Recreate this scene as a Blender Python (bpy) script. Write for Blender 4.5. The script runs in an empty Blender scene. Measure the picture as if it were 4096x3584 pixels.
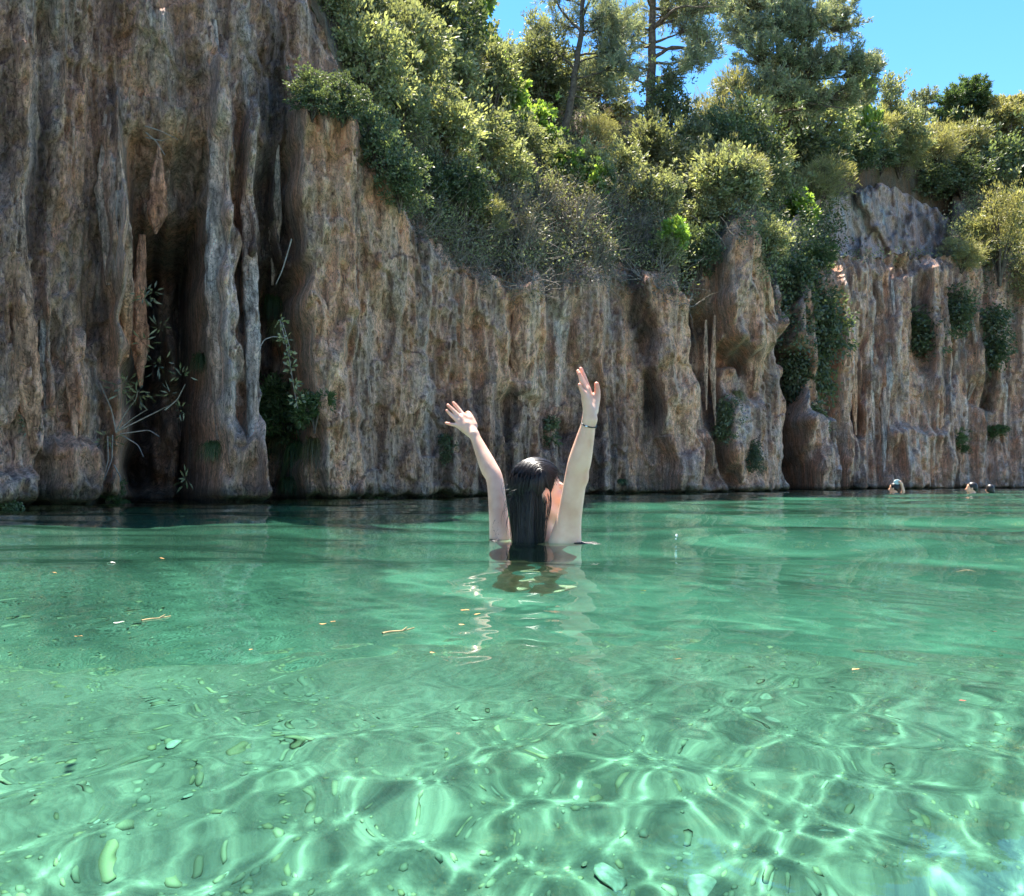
import bpy, math, random
import numpy as np
from mathutils import Vector, Matrix
from mathutils.bvhtree import BVHTree

S = bpy.context.scene
C = S.collection
RAD = math.radians

# ------------------------------------------------------------------ camera
F = 1774.0                      # focal length in pixels of a 2048 px wide frame
CAM_H = 0.21
PITCH = RAD(2.32)
cd = bpy.data.cameras.new('camera')
cam = bpy.data.objects.new('camera', cd)
C.objects.link(cam)
S.camera = cam
cd.sensor_width = 36
cd.lens = 36 * F / 2048
cd.clip_start = 0.02
cd.clip_end = 600
cam.location = (0, 0, CAM_H)
cam.rotation_euler = (RAD(90) + PITCH, 0, 0)

# ------------------------------------------------------------------ sky, sun, exposure
SUN_EL, SUN_AZ = RAD(68), RAD(-14)
W = bpy.data.worlds.new('World')
S.world = W
W.use_nodes = True
wn = W.node_tree
bg = wn.nodes['Background']
sky = wn.nodes.new('ShaderNodeTexSky')
sky.sky_type = 'NISHITA'
sky.sun_disc = False
sky.sun_elevation = SUN_EL
sky.sun_rotation = SUN_AZ
sky.air_density = 1.0
sky.dust_density = 0.0
sky.ozone_density = 2.5
hs = wn.nodes.new('ShaderNodeHueSaturation')
hs.inputs['Saturation'].default_value = 1.27
wn.links.new(sky.outputs[0], hs.inputs['Color'])
wn.links.new(hs.outputs[0], bg.inputs[0])
bg.inputs[1].default_value = 0.07
sd = bpy.data.lights.new('sun', 'SUN')
sun = bpy.data.objects.new('sun', sd)
C.objects.link(sun)
sd.energy = 4.8
sd.angle = RAD(0.53)
sd.color = (1.0, 0.93, 0.83)
sdir = Vector((math.sin(SUN_AZ) * math.cos(SUN_EL), math.cos(SUN_AZ) * math.cos(SUN_EL), math.sin(SUN_EL)))
sun.rotation_euler = sdir.to_track_quat('Z', 'Y').to_euler()
sd.cycles.is_caustics_light = True
vs = S.view_settings
vs.view_transform = 'Standard'
vs.look = 'None'
vs.gamma = 1
vs.use_curve_mapping = False
vs.exposure = 2.33
S.cycles.use_denoising = True
S.cycles.max_bounces = 10
S.cycles.transmission_bounces = 8

# ------------------------------------------------------------------ helpers
def ray(x, y):
    """Direction through a point of the 2048 x 1792 frame, scaled so that its Y is 1."""
    xc = (x - 1024) / F
    yc = (896 - y) / F
    dy = math.cos(PITCH) - yc * math.sin(PITCH)
    dz = math.sin(PITCH) + yc * math.cos(PITCH)
    return Vector((xc / dy, 1.0, dz / dy))

def at(x, y, Y):
    r = ray(x, y)
    return Vector((r.x * Y, Y, CAM_H + r.z * Y))

def to_px(X, Y, Z):
    """Frame coordinates of world points (arrays)."""
    z = Z - CAM_H
    d = Y * math.cos(PITCH) + z * math.sin(PITCH)
    u = -Y * math.sin(PITCH) + z * math.cos(PITCH)
    return 1024 + F * X / d, 896 - F * u / d

def link(name, me, mat=None, parent=None):
    o = bpy.data.objects.new(name, me)
    C.objects.link(o)
    if mat is not None and not me.materials:
        me.materials.append(mat)
    if parent is not None:
        o.parent = parent
    return o

def np_mesh(name, v, f, smooth=True):
    """Mesh from numpy verts and an (n, k) face array or a list of such arrays."""
    me = bpy.data.meshes.new(name)
    fs = f if isinstance(f, list) else [f]
    fs = [q for q in fs if len(q)]
    v = np.asarray(v, dtype=np.float32)
    me.vertices.add(len(v))
    me.vertices.foreach_set('co', v.ravel())
    loops = np.concatenate([q.ravel() for q in fs]).astype(np.int32)
    sizes = np.concatenate([np.full(len(q), q.shape[1], dtype=np.int32) for q in fs])
    starts = np.concatenate([[0], np.cumsum(sizes)[:-1]]).astype(np.int32)
    me.loops.add(len(loops))
    me.loops.foreach_set('vertex_index', loops)
    me.polygons.add(len(sizes))
    me.polygons.foreach_set('loop_start', starts)
    me.update(calc_edges=True)
    if smooth:
        me.polygons.foreach_set('use_smooth', np.ones(len(sizes), dtype=bool))
    return me

def grid_faces(nr, nc, wrap=False):
    i = np.arange(nr * nc).reshape(nr, nc)
    if wrap:
        j = np.roll(i, -1, 1)
        return np.stack([i[:-1], j[:-1], j[1:], i[1:]], -1).reshape(-1, 4)
    return np.stack([i[:-1, :-1], i[:-1, 1:], i[1:, 1:], i[1:, :-1]], -1).reshape(-1, 4)

def tag(o, label=None, cat=None, group=None, kind=None):
    if label: o['label'] = label
    if cat: o['category'] = cat
    if group: o['group'] = group
    if kind: o['kind'] = kind
    return o

def empty(name, loc, rot=(0, 0, 0), sc=1.0):
    o = bpy.data.objects.new(name, None)
    o.empty_display_size = 0.1
    C.objects.link(o)
    o.location = loc
    o.rotation_euler = rot
    o.scale = (sc, sc, sc) if not hasattr(sc, '__len__') else sc
    return o

def add_col(me, rgb):
    a = me.color_attributes.new('tone', 'FLOAT_COLOR', 'POINT')
    a.data.foreach_set('color', np.concatenate([rgb, np.ones((len(rgb), 1))], 1).astype(np.float32).ravel())

# ---- noise
_rs = np.random.default_rng(7)
_perm = _rs.permutation(4096)
_grad = _rs.normal(size=(4096, 3))
_grad /= np.linalg.norm(_grad, axis=1, keepdims=True)

def perlin(x, y, z=0.0):
    x, y, z = np.broadcast_arrays(np.asarray(x, float), np.asarray(y, float), np.asarray(z, float))
    xi, yi, zi = np.floor(x).astype(int), np.floor(y).astype(int), np.floor(z).astype(int)
    xf, yf, zf = x - xi, y - yi, z - zi
    f = lambda t: t * t * t * (t * (t * 6 - 15) + 10)
    u, v, w = f(xf), f(yf), f(zf)
    out = 0
    for dx in (0, 1):
        wx = u if dx else 1 - u
        px = _perm[(xi + dx) & 4095]
        for dy in (0, 1):
            wy = v if dy else 1 - v
            py = _perm[(px + yi + dy) & 4095]
            for dz in (0, 1):
                wz = w if dz else 1 - w
                g = _grad[_perm[(py + zi + dz) & 4095]]
                out = out + wx * wy * wz * (g[..., 0] * (xf - dx) + g[..., 1] * (yf - dy) + g[..., 2] * (zf - dz))
    return out * 1.6

def fbm(x, y, z=0.0, o=4, gain=0.5):
    t, a, s = 0, 1.0, 1.0
    for k in range(o):
        t = t + a * perlin(x * s + 17.3 * k, y * s - 9.1 * k, z * s + 5.7 * k)
        a *= gain
        s *= 2.03
    return t

def sstep(a, b, x):
    t = np.clip((x - a) / (b - a), 0, 1)
    return t * t * (3 - 2 * t)

def box(x, a, b, w):
    return sstep(a - w, a + w, x) * (1 - sstep(b - w, b + w, x))

# ---- materials
def new_mat(name):
    m = bpy.data.materials.new(name)
    m.use_nodes = True
    return m, m.node_tree, m.node_tree.nodes['Principled BSDF']

def simple_mat(name, col, rough=0.6, spec=0.4, noise=0.0, scale=20.0, **kw):
    m, nt, b = new_mat(name)
    b.inputs['Roughness'].default_value = rough
    b.inputs['Specular IOR Level'].default_value = spec
    if noise:
        t = nt.nodes.new('ShaderNodeTexNoise'); t.inputs['Scale'].default_value = scale
        tc = nt.nodes.new('ShaderNodeTexCoord'); nt.links.new(tc.outputs['Object'], t.inputs['Vector'])
        r = nt.nodes.new('ShaderNodeValToRGB')
        r.color_ramp.elements[0].position = 0.3; r.color_ramp.elements[1].position = 0.7
        r.color_ramp.elements[0].color = (*[c * (1 - noise) for c in col], 1)
        r.color_ramp.elements[1].color = (*[min(1, c * (1 + noise)) for c in col], 1)
        nt.links.new(t.outputs[0], r.inputs[0]); nt.links.new(r.outputs[0], b.inputs['Base Color'])
    else:
        b.inputs['Base Color'].default_value = (*col, 1)
    for k, v in kw.items():
        b.inputs[k].default_value = v
    return m

def rock_mat(name, bump=0.6, scale=1.0, dist=0.06, streak=1.0):
    """Stone: its large colours come with the mesh; grain, drip streaks and pits are added here."""
    m, nt, b = new_mat(name)
    N, L = nt.nodes.new, nt.links.new
    tc = N('ShaderNodeTexCoord')
    at_ = N('ShaderNodeAttribute'); at_.attribute_name = 'tone'
    def noise(vscale, sc, det, rough):
        mp = N('ShaderNodeMapping'); mp.inputs['Scale'].default_value = vscale; L(tc.outputs['Object'], mp.inputs['Vector'])
        t = N('ShaderNodeTexNoise'); t.inputs['Scale'].default_value = sc * scale; t.inputs['Detail'].default_value = det; t.inputs['Roughness'].default_value = rough
        L(mp.outputs[0], t.inputs['Vector']); return t.outputs[0]
    def rng(x, a, b_, lo=.3, hi=.7):
        r = N('ShaderNodeMapRange'); r.inputs[1].default_value = lo; r.inputs[2].default_value = hi; r.inputs[3].default_value = a; r.inputs[4].default_value = b_
        L(x, r.inputs[0]); return r.outputs[0]
    def mul(x, y, op='MULTIPLY'):
        q = N('ShaderNodeMath'); q.operation = op
        for i, u in enumerate((x, y)):
            if isinstance(u, float): q.inputs[i].default_value = u
            else: L(u, q.inputs[i])
        return q.outputs[0]
    drip = noise((1, 1, .09), 9, 7, .7)
    drip2 = noise((1, 1, .16), 30, 4, .6)
    grit = noise((1, 1, .75), 24, 10, .78)
    lump = noise((1, 1, .6), 5, 6, .65)
    hue = noise((1, 1, .35), 2.2, 5, .6)
    mp = N('ShaderNodeMapping'); mp.inputs['Scale'].default_value = (1, 1, .45); L(tc.outputs['Object'], mp.inputs['Vector'])
    vo = N('ShaderNodeTexVoronoi'); vo.feature = 'DISTANCE_TO_EDGE'; vo.inputs['Scale'].default_value = 6 * scale
    ad = N('ShaderNodeVectorMath'); ad.operation = 'ADD'; L(mp.outputs[0], ad.inputs[0])
    wn_ = N('ShaderNodeTexNoise'); wn_.inputs['Scale'].default_value = 7; L(tc.outputs['Object'], wn_.inputs['Vector'])
    sc_ = N('ShaderNodeVectorMath'); sc_.operation = 'SCALE'; sc_.inputs['Scale'].default_value = .35; L(wn_.outputs['Color'], sc_.inputs[0]); L(sc_.outputs[0], ad.inputs[1]); L(ad.outputs[0], vo.inputs['Vector'])
    crack = rng(vo.outputs[0], 0.0, 1.0, 0.0, 0.05)
    f = mul(mul(rng(drip, 1 - .42 * streak, 1 + .42 * streak), rng(grit, .58, 1.5, .32, .68)), rng(drip2, .82, 1.2))
    f = mul(f, rng(lump, .75, 1.25))
    pit = noise((1, 1, .5), 62, 3, .5)
    f = mul(f, rng(pit, .62, 1.0, .36, .43))
    f = mul(f, rng(drip2, .55, 1.0, .33, .42))
    f = mul(f, rng(vo.outputs[0], .55, 1.0, .0, .03))
    warm = N('ShaderNodeMix'); warm.data_type = 'RGBA'; warm.inputs[6].default_value = (.95, .985, 1.0, 1); warm.inputs[7].default_value = (1.22, .96, .80, 1)
    L(rng(hue, 0.0, 1.0, .38, .62), warm.inputs[0])
    v0 = N('ShaderNodeVectorMath'); v0.operation = 'MULTIPLY'; L(at_.outputs['Color'], v0.inputs[0]); L(warm.outputs[2], v0.inputs[1])
    vm = N('ShaderNodeVectorMath'); vm.operation = 'SCALE'; L(v0.outputs[0], vm.inputs[0]); L(f, vm.inputs['Scale'])
    L(vm.outputs[0], b.inputs['Base Color'])
    b.inputs['Roughness'].default_value = 0.88
    b.inputs['Specular IOR Level'].default_value = 0.2
    h = mul(mul(drip, .8), mul(grit, .75), 'ADD')
    h = mul(h, mul(lump, .7), 'ADD')
    h = mul(h, mul(rng(pit, 0.0, 1.0, .36, .43), .12), 'ADD')
    h = mul(h, mul(crack, .16), 'ADD')
    bp = N('ShaderNodeBump'); bp.inputs['Strength'].default_value = bump; bp.inputs['Distance'].default_value = dist
    L(h, bp.inputs['Height']); L(bp.outputs[0], b.inputs['Normal'])
    return m

# ------------------------------------------------------------------ the cliff
def cinterp(x, pts):
    p = np.array(pts, float)
    return np.interp(x, p[:, 0], p[:, 1])

def smooth1(a, n):
    k = np.hanning(n + 2)[1:-1]; k /= k.sum()
    p = np.pad(a, n // 2, mode='edge')
    return np.convolve(p, k, 'valid')[:len(a)]

DEPTH = [(-160, 7.0), (0, 7.9), (200, 9.3), (400, 9.8), (667, 11.4), (760, 12.2), (966, 14.4), (1177, 17.6), (1363, 20.2),
         (1500, 22.8), (1566, 25), (1620, 29), (1672, 32.5), (1800, 36), (2046, 43), (2240, 48)]
TOP = [(-160, -150), (560, -140), (605, -70), (650, 30), (720, 235), (830, 430), (900, 508), (1000, 540), (1100, 535), (1250, 522),
       (1300, 540), (1380, 590), (1430, 500), (1470, 440), (1500, 470), (1530, 570), (1600, 575), (1650, 520), (1750, 512), (1890, 512),
       (2046, 535), (2240, 540)]
px = np.arange(-150, 2230, 2.2)
Yc = smooth1(cinterp(px, DEPTH), 41)
top_y = smooth1(cinterp(px, TOP), 15)
top_y = top_y + 10 * perlin(px / 37.0, 0.3) + 5 * perlin(px / 11.0, 4.3)
Xc = (px - 1024) / F * Yc
zt = np.array([at(a, b, c).z for a, b, c in zip(px, top_y, Yc)])
NV = 420
tt = np.linspace(0, 1, NV)[:, None]
Zg = -1.9 + (zt[None, :] + 1.9) * tt
Xg = np.repeat(Xc[None, :], NV, 0); Yg = np.repeat(Yc[None, :], NV, 0)
sx = np.repeat(px[None, :], NV, 0)
_, sy = to_px(Xg, Yg, Zg)
arc = np.concatenate([[0], np.cumsum(np.hypot(np.diff(Xc), np.diff(Yc)))])
sg = np.repeat(arc[None, :], NV, 0)
# wobbling frame coordinates, so that no edge of a feature runs straight
wx = sx + 16 * perlin(sx / 90, sy / 110, 3.1) + 9 * perlin(sx / 30, sy / 60, 8.2)
wy = sy + 22 * perlin(sx / 60, sy / 120, 5.5) + 8 * perlin(sx / 18, sy / 40, 1.7)

def blob(x0, x1, y0, y1, wxs=9, wys=30, slant=0.0):
    """A soft patch of the rock face; slant shifts it sideways per unit of height."""
    xx = wx - slant * (wy - (y0 + y1) / 2)
    return box(xx, x0, x1, wxs) * box(wy, y0, y1, wys)

# (patch, metres the face stands out; negative is a recess)
SHAPES = [
    (blob(248, 415, 300, 1015, 14, 60), -0.75), (blob(270, 412, 430, 1010, 12, 60), -1.5), (blob(90, 190, 420, 720, 20, 60), -0.22),
    (blob(512, 604, 545, 1010, 9, 40), -1.4), (blob(466, 486, 230, 660, 6, 40), -0.28), (blob(520, 545, 330, 575, 7, 40), -0.4), (blob(556, 590, 300, 560, 6, 40, 0.02), -0.45),
    (blob(1378, 1440, 605, 985, 8, 30, 0.05), -1.2), (blob(1562, 1602, 540, 1000, 8, 20), -3.0), (blob(1440, 1488, 694, 735, 7, 9), -1.0),
    (blob(1650, 1668, 640, 990, 5, 20), -1.0), (blob(1714, 1730, 690, 860, 5, 20, -0.05), -0.8), (blob(1938, 1978, 765, 815, 7, 9), -0.9),
    (blob(1745, 1762, 560, 720, 5, 20), -0.6), (blob(1900, 1916, 590, 800, 5, 20, -0.03), -0.8), (blob(1795, 1830, 520, 560, 9, 10), -0.8),
    (blob(416, 455, 120, 850, 7, 40, 0.03), 0.4), (blob(486, 510, 230, 1010, 7, 40), 0.3), (blob(196, 236, 200, 580, 9, 40, 0.05), 0.35),
    (blob(226, 262, 380, 720, 8, 25, 0.03), 0.3), (blob(26, 62, 520, 905, 8, 20, 0.09), 0.25), (blob(128, 156, 670, 870, 7, 15), 0.2), (blob(84, 98, 560, 830, 5, 15, .05), 0.15),
    (blob(-150, 60, 950, 1100, 20, 12), 0.35), (blob(90, 190, 890, 1100, 20, 20), 0.5),
    (blob(592, 690, 230, 850, 10, 40, 0.06), 0.45), (blob(640, 720, 850, 1100, 10, 40, 0.12), 0.4), (blob(430, 520, 850, 1100, 12, 30), 0.5),
    (blob(985, 1085, 540, 800, 12, 12), 0.35), (blob(1296, 1400, 550, 1000, 9, 30, 0.17), 0.9), (blob(1442, 1528, 440, 702, 9, 12, 0.08), 1.1),
    (blob(1495, 1562, 640, 1000, 8, 20), 0.6), (blob(1420, 1500, 800, 1000, 12, 18), 0.6), (blob(1605, 1660, 835, 1000, 8, 10), 1.0),
    (blob(1775, 1885, 860, 1000, 12, 12), 1.1), (blob(1670, 1705, 560, 1000, 9, 30), 0.6), (blob(1840, 1880, 540, 860, 9, 30), 0.7), (blob(1960, 2010, 610, 800, 14, 30, -0.05), 0.6),
    (blob(740, 800, 300, 620, 20, 50), 0.2), (blob(860, 960, 640, 840, 25, 30), -0.25), (blob(1085, 1150, 600, 900, 14, 40), -0.3),
]
D = np.zeros_like(Zg)
for msk, h in SHAPES:
    D += msk * h * 1.25 * (0.85 + 0.3 * perlin(sx / 25, sy / 70, h * 9))
scale_m = Yg / 12.0                                   # features keep their size in the rock, a little larger far away
q = 1.0 / np.sqrt(scale_m)
warp = 0.16 * fbm(sg * 0.5 * q, Zg * 0.35 * q, 2.0, 3)
fl = perlin(sg * 1.5 * q + warp * 2.2, Zg * 0.10 * q, 1.0)
fl2 = perlin(sg * 3.7 * q + warp * 3.0, Zg * 0.16 * q, 9.0)
fl3 = perlin(sg * 9.5 * q + warp * 4.0, Zg * 0.35 * q, 4.0)
ridge = 1 - 2 * np.abs(fl) ** 0.75
ridge2 = 1 - 2 * np.abs(fl2) ** 0.75
flut = sstep(1500, 1680, sx)
amp = np.sqrt(scale_m)
D += amp * (0.30 * fbm(sg * 0.35, Zg * 0.3, 0.5, 3) + (0.25 + 0.26 * flut) * ridge + (0.095 + 0.14 * flut) * ridge2 + 0.045 * (1 + flut) * (1 - 2 * np.abs(fl3) ** .8))
D += 0.07 * amp * fbm(sg * 2.2, Zg * 1.8, 6.0, 4, 0.55) + 0.03 * fbm(sg * 9, Zg * 6, 3.0, 3, 0.6)
# stepped, scalloped relief: small overhangs where flowstone ends
stp = fbm(sg * 1.1 * q, Zg * 0.9 * q, 11.0, 3)
D += 0.10 * amp * (sstep(0.0, 0.05, stp) - 0.5) * (1 - .6 * flut) + 0.07 * amp * sstep(0.22, 0.25, fbm(sg * 3.3 * q, Zg * 0.9 * q, 21.0, 3))
D += 0.05 * amp * (1 - 2 * np.abs(fbm(sg * 5.0 * q, Zg * 2.6 * q, 71.0, 4, .6)))
# the water has eaten a notch at its own level, with a lip of crust over it
D += -0.30 * box(Zg, -0.6, 0.05 + 0.05 * perlin(sg * 2.0, 0.0), 0.03) + 0.10 * box(Zg, 0.09, 0.2, 0.05) * (0.5 + perlin(sg * 3.0, 7.7))
D += -0.35 * amp * sstep(0.93, 1.0, np.repeat(tt, len(px), 1))          # rounded brink
tl = np.hypot(Xg, Yg)
ox, oy = -Xg / tl, -Yg / tl                                             # out towards the pool
tx, ty = np.gradient(Xc), np.gradient(Yc)
nl = np.hypot(tx, ty); nx_, ny_ = (ty / nl)[None, :], (-tx / nl)[None, :]

ox, oy = 0.75 * ox + 0.25 * nx_, 0.75 * oy + 0.25 * ny_
Xw, Yw = Xg + ox * D, Yg + oy * D
Zw = Zg + 0.05 * amp * fbm(sg * 1.5, Zg * 1.5, 14.0, 2)

def patch(*a, **k): return blob(*a, **k)
# stone colours: brown grey limestone, tan flowstone, pale crust, black lichen, plus painted shade in the hollows
st = perlin(sg * 2.6 * q + warp * 3.0, Zg * 0.22 * q, 31.0) + 0.6 * perlin(sg * 6.5 * q + warp * 4, Zg * 0.4 * q, 33.0) + 0.35 * perlin(sg * 15 * q, Zg * 0.8 * q, 37.0)
mot = fbm(sg * 1.6 * q, Zg * 1.3 * q, 41.0, 4)
tan = np.clip(sstep(0.0, 0.7, st + 0.5 * mot - 0.05 + 0.75 * ridge2 * flut), 0, 1) * 0.55
tan = np.maximum(tan, sstep(0.15, 0.8, ridge + st * 0.6) * 0.5)
for a in [(590, 690, 250, 850, 12, 60), (985, 1085, 545, 795, 10, 14), (1296, 1400, 550, 900, 9, 30, 0.17), (1442, 1528, 440, 700, 8, 12, 0.08), (640, 720, 860, 1000, 9, 30, .12),
          (700, 830, 380, 560, 20, 50), (300, 322, 360, 470, 6, 12), (268, 290, 600, 765, 6, 14), (240, 262, 500, 700, 6, 30), (128, 156, 670, 870, 7, 15), (26, 62, 520, 905, 8, 20, 0.09),
          (1505, 1535, 560, 760, 6, 30), (1700, 1716, 590, 850, 6, 30), (1660, 1690, 560, 980, 8, 30), (860, 905, 505, 560, 8, 14), (880, 950, 700, 790, 12, 16), (1600, 1656, 700, 800, 8, 20), (1800, 1850, 700, 950, 12, 30), (1945, 1965, 600, 760, 6, 20, -.1)]:
    tan = np.maximum(tan, blob(*a) * (0.75 + 0.35 * st))
pale = sstep(0.35, 0.9, perlin(sg * 4.4 * q + warp * 3, Zg * 0.25 * q, 51.0) + 0.4 * ridge2 + 0.3 * mot) * (0.45 + 0.4 * flut)
for a in [(416, 450, 250, 850, 7, 50, 0.03), (486, 510, 260, 900, 7, 50), (1108, 1140, 610, 820, 8, 30), (40, 62, 600, 900, 8, 20, .09), (205, 232, 330, 560, 8, 30, .05), (1430, 1480, 810, 900, 8, 18), (545, 562, 380, 520, 5, 20)]:
    pale = np.maximum(pale, blob(*a) * 0.75)
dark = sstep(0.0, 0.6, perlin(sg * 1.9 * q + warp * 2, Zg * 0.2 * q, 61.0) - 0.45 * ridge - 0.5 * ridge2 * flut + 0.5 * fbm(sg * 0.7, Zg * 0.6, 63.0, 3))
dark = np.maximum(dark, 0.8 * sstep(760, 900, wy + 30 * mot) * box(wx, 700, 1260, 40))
for a in [(262, 412, 420, 1010, 14, 70), (512, 604, 560, 1010, 9, 40), (1378, 1440, 620, 985, 8, 30, .05), (1562, 1602, 540, 1000, 8, 20)]:  # shade inside hollows and clefts, painted as darker stone
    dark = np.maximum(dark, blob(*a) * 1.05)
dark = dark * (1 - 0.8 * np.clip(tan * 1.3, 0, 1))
base = np.stack([0.535 + 0 * st, 0.37 + 0 * st, 0.30 + 0 * st], -1)
mixc = lambda a, b, w: a + (np.array(b) - a) * np.clip(w, 0, 1)[..., None]
col = mixc(base, (0.32, 0.212, 0.186), sstep(-0.4, 0.5, mot) * 0.6)
col = mixc(col, (0.82, 0.53, 0.37), tan)
col = mixc(col, (0.74, 0.61, 0.55), pale * 0.9)
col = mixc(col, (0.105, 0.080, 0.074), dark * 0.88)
col = mixc(col, (0.30, 0.30, 0.32), sstep(1650, 2000, sx) * 0.35 * sstep(-.2, .6, mot))
col = mixc(col, (0.36, 0.27, 0.21), box(Zg, 0.06, 0.16, 0.03) * 0.7 * sstep(-.1, .3, perlin(sg * 1.7, 2.2)))
wet = 0.16 + 0.16 * fbm(sg * 0.9, 0.0, 91.0, 3)
col = mixc(col, (0.085, 0.075, 0.06), (1 - sstep(wet * .5, wet * 1.3, Zg)) * 0.6)
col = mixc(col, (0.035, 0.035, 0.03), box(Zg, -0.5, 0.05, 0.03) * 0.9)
ROCK = rock_mat('limestone', 1.0, 1.0, 0.10)
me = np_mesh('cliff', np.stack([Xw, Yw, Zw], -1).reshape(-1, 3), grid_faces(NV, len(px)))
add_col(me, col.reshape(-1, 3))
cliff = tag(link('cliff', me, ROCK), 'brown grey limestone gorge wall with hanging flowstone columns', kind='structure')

# the same wall going on beyond both sides of the frame
def wall_beyond(pts, h, n, seed):
    p = np.array(pts, float)
    d = np.concatenate([[0], np.cumsum(np.hypot(*np.diff(p, axis=0).T))])
    u = np.linspace(0, d[-1], n)
    X, Y = np.interp(u, d, p[:, 0]), np.interp(u, d, p[:, 1])
    z = np.linspace(-1.9, 1, 60)[:, None]
    H = np.interp(u, d, h)[None, :]
    Z = np.where(z < 0, z, z * H)
    tx, ty = np.gradient(X), np.gradient(Y); l = np.hypot(tx, ty)
    U = u[None, :] + 0 * Z
    dd = 0.5 * fbm(U * 0.5, Z * 0.2, seed, 3) + 0.3 * (1 - 2 * np.abs(perlin(U * 1.2, Z * 0.2, seed + 3)))
    sh = np.stack([X + ty / l * dd, Y - tx / l * dd, Z], -1)
    m = np_mesh('cliff', sh.reshape(-1, 3), grid_faces(60, n))
    c = mixc(np.stack([0.24 + 0 * Z, 0.195 + 0 * Z, 0.17 + 0 * Z], -1) + 0 * dd[..., None], (0.45, 0.32, 0.22), sstep(0, .6, dd) * .6)
    add_col(m, c.reshape(-1, 3))
    return tag(link('cliff', m, ROCK), 'limestone gorge wall going on outside the view', kind='structure')
x0_, y0_, x1_, y1_ = Xw[200, 0], Yw[200, 0], Xw[200, -1], Yw[200, -1]
wall_beyond([(-20, -9), (-13, -2), (-8, 4.5), (x0_ - 1.3, y0_ - .6), (x0_ - 1.3, y0_ + 1.5), (x0_ - 1.6, y0_ + 3.0)], (7, 6.5, 5.6, 4.9, 4.4, 4.2), 90, 2.0)
wall_beyond([(x1_ - 4, y1_ - .6), (x1_ - 1.2, y1_ + .9), (x1_ + 1.5, y1_ + 1.4), (42, 54), (62, 60)], (9, 9.5, 10, 11, 10), 80, 5.0)

# ------------------------------------------------------------------ hillside above the brink
RIDGE = [(-160, -380), (500, -360), (640, -280), (760, -150), (900, 40), (1000, 110), (1100, 170), (1200, 205), (1300, 235), (1400, 285), (1500, 318), (1600, 330), (1700, 330),
         (1800, 282), (1900, 290), (2046, 275), (2240, 260)]
BACK = [(-160, 4), (640, 5), (900, 7), (1200, 8), (1400, 8), (1560, 10), (1700, 9), (2240, 9)]
hx = px[::4]
hi = np.arange(len(px))[::4]
Ybr = Yw[-1, hi] ; Xbr = Xw[-1, hi]; Zbr = Zw[-1, hi]
Yri = smooth1(cinterp(hx, DEPTH), 21) + cinterp(hx, BACK)
Rz = np.array([at(a, b, c).z for a, b, c in zip(hx, smooth1(cinterp(hx, RIDGE), 21), Yri)])
Xri = (hx - 1024) / F * Yri
NS = 110
t = np.linspace(0, 1, NS)[:, None]
pre = 0.25
hX = Xbr[None] + (Xri - Xbr)[None] * t
hY = Ybr[None] + (Yri - Ybr)[None] * t
ledge = box(hx, 1625, 1905, 14)[None]
hZ = Zbr[None] + (Rz - Zbr)[None] * ((t ** 0.9) * (1 - ledge) + sstep(.52, .72, t) * ledge)
env = np.sin(np.pi * np.clip(t, 0, 1)) ** 0.6 * (1 - .8 * ledge)
hZ = hZ + env * (0.55 * fbm(hX * 0.35, hY * 0.35, 3.0, 4) + 0.16 * fbm(hX * 1.7, hY * 1.7, 8.0, 3))
# behind the ridge it sinks away
bx = np.stack([hX[-1] * (1 + 0.25 * k) for k in (1, 2, 3)]); by = np.stack([hY[-1] + 6 * k for k in (1, 2, 3)]); bz = np.stack([hZ[-1] - (1.0, 4.0, 9.0)[k] for k in range(3)])
hX, hY, hZ = np.vstack([hX, bx]), np.vstack([hY, by]), np.vstack([hZ, bz])
hm = np_mesh('hillside', np.stack([hX, hY, hZ], -1).reshape(-1, 3), grid_faces(NS + 3, len(hx)))
sl = fbm(hX * 0.8, hY * 0.8, 2.2, 4)
hc = mixc(np.stack([0.12 + 0 * sl, 0.095 + 0 * sl, 0.07 + 0 * sl], -1), (0.20, 0.175, 0.15), sstep(0.2, 0.6, sl))
hc = mixc(hc, (0.06, 0.065, 0.03), sstep(0.1, 0.6, fbm(hX * 1.3, hY * 1.3, 5.2, 3)))
add_col(hm, hc.reshape(-1, 3))
SOIL = rock_mat('slope_soil', 0.8, 1.5, 0.06, .2)
hill = tag(link('hillside', hm, SOIL), kind='structure')

# second tier of bare rock over the ledge on the right
ux = np.arange(1540, 2000, 2.4)
uY = np.interp(ux, px, Yc) + 3.4
uy0, uy1 = 600.0, smooth1(cinterp(ux, [(1560, 440), (1620, 375), (1700, 345), (1760, 330), (1800, 330), (1850, 355), (1900, 400), (1950, 470), (2000, 520)]), 15) + 8 * perlin(ux / 14, 2.2)
NU = 110
tv = np.linspace(0, 1, NU)[:, None]
z0 = np.array([at(a, uy0, c).z for a, c in zip(ux, uY)]); z1 = np.array([at(a, b, c).z for a, b, c in zip(ux, uy1, uY)])
uZ = z0[None] + (z1 - z0)[None] * tv
uX = ((ux - 1024) / F * uY)[None] + 0 * uZ; uYg = uY[None] + 0 * uZ
U = uX * 1.2
ud = 0.55 * fbm(U * 0.35, uZ * 0.35, 3.3, 4) + 0.4 * (1 - 2 * np.abs(perlin(U * 0.55, uZ * 0.35, 6.6))) + 0.5 * sstep(0.0, 0.08, fbm(U * 0.4, uZ * 0.4, 12.0, 3)) + 0.28 * fbm(U * 1.6, uZ * 1.3, 41.0, 4, .6) + 0.25 * (1 - 2 * np.abs(fbm(U * .9, uZ * .8, 51.0, 3))) - 2.2 * sstep(.86, 1.0, tv) - 1.2 * tv
uYw, uXw = uYg - 0.86 * ud, uX - 0.35 * ud
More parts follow.
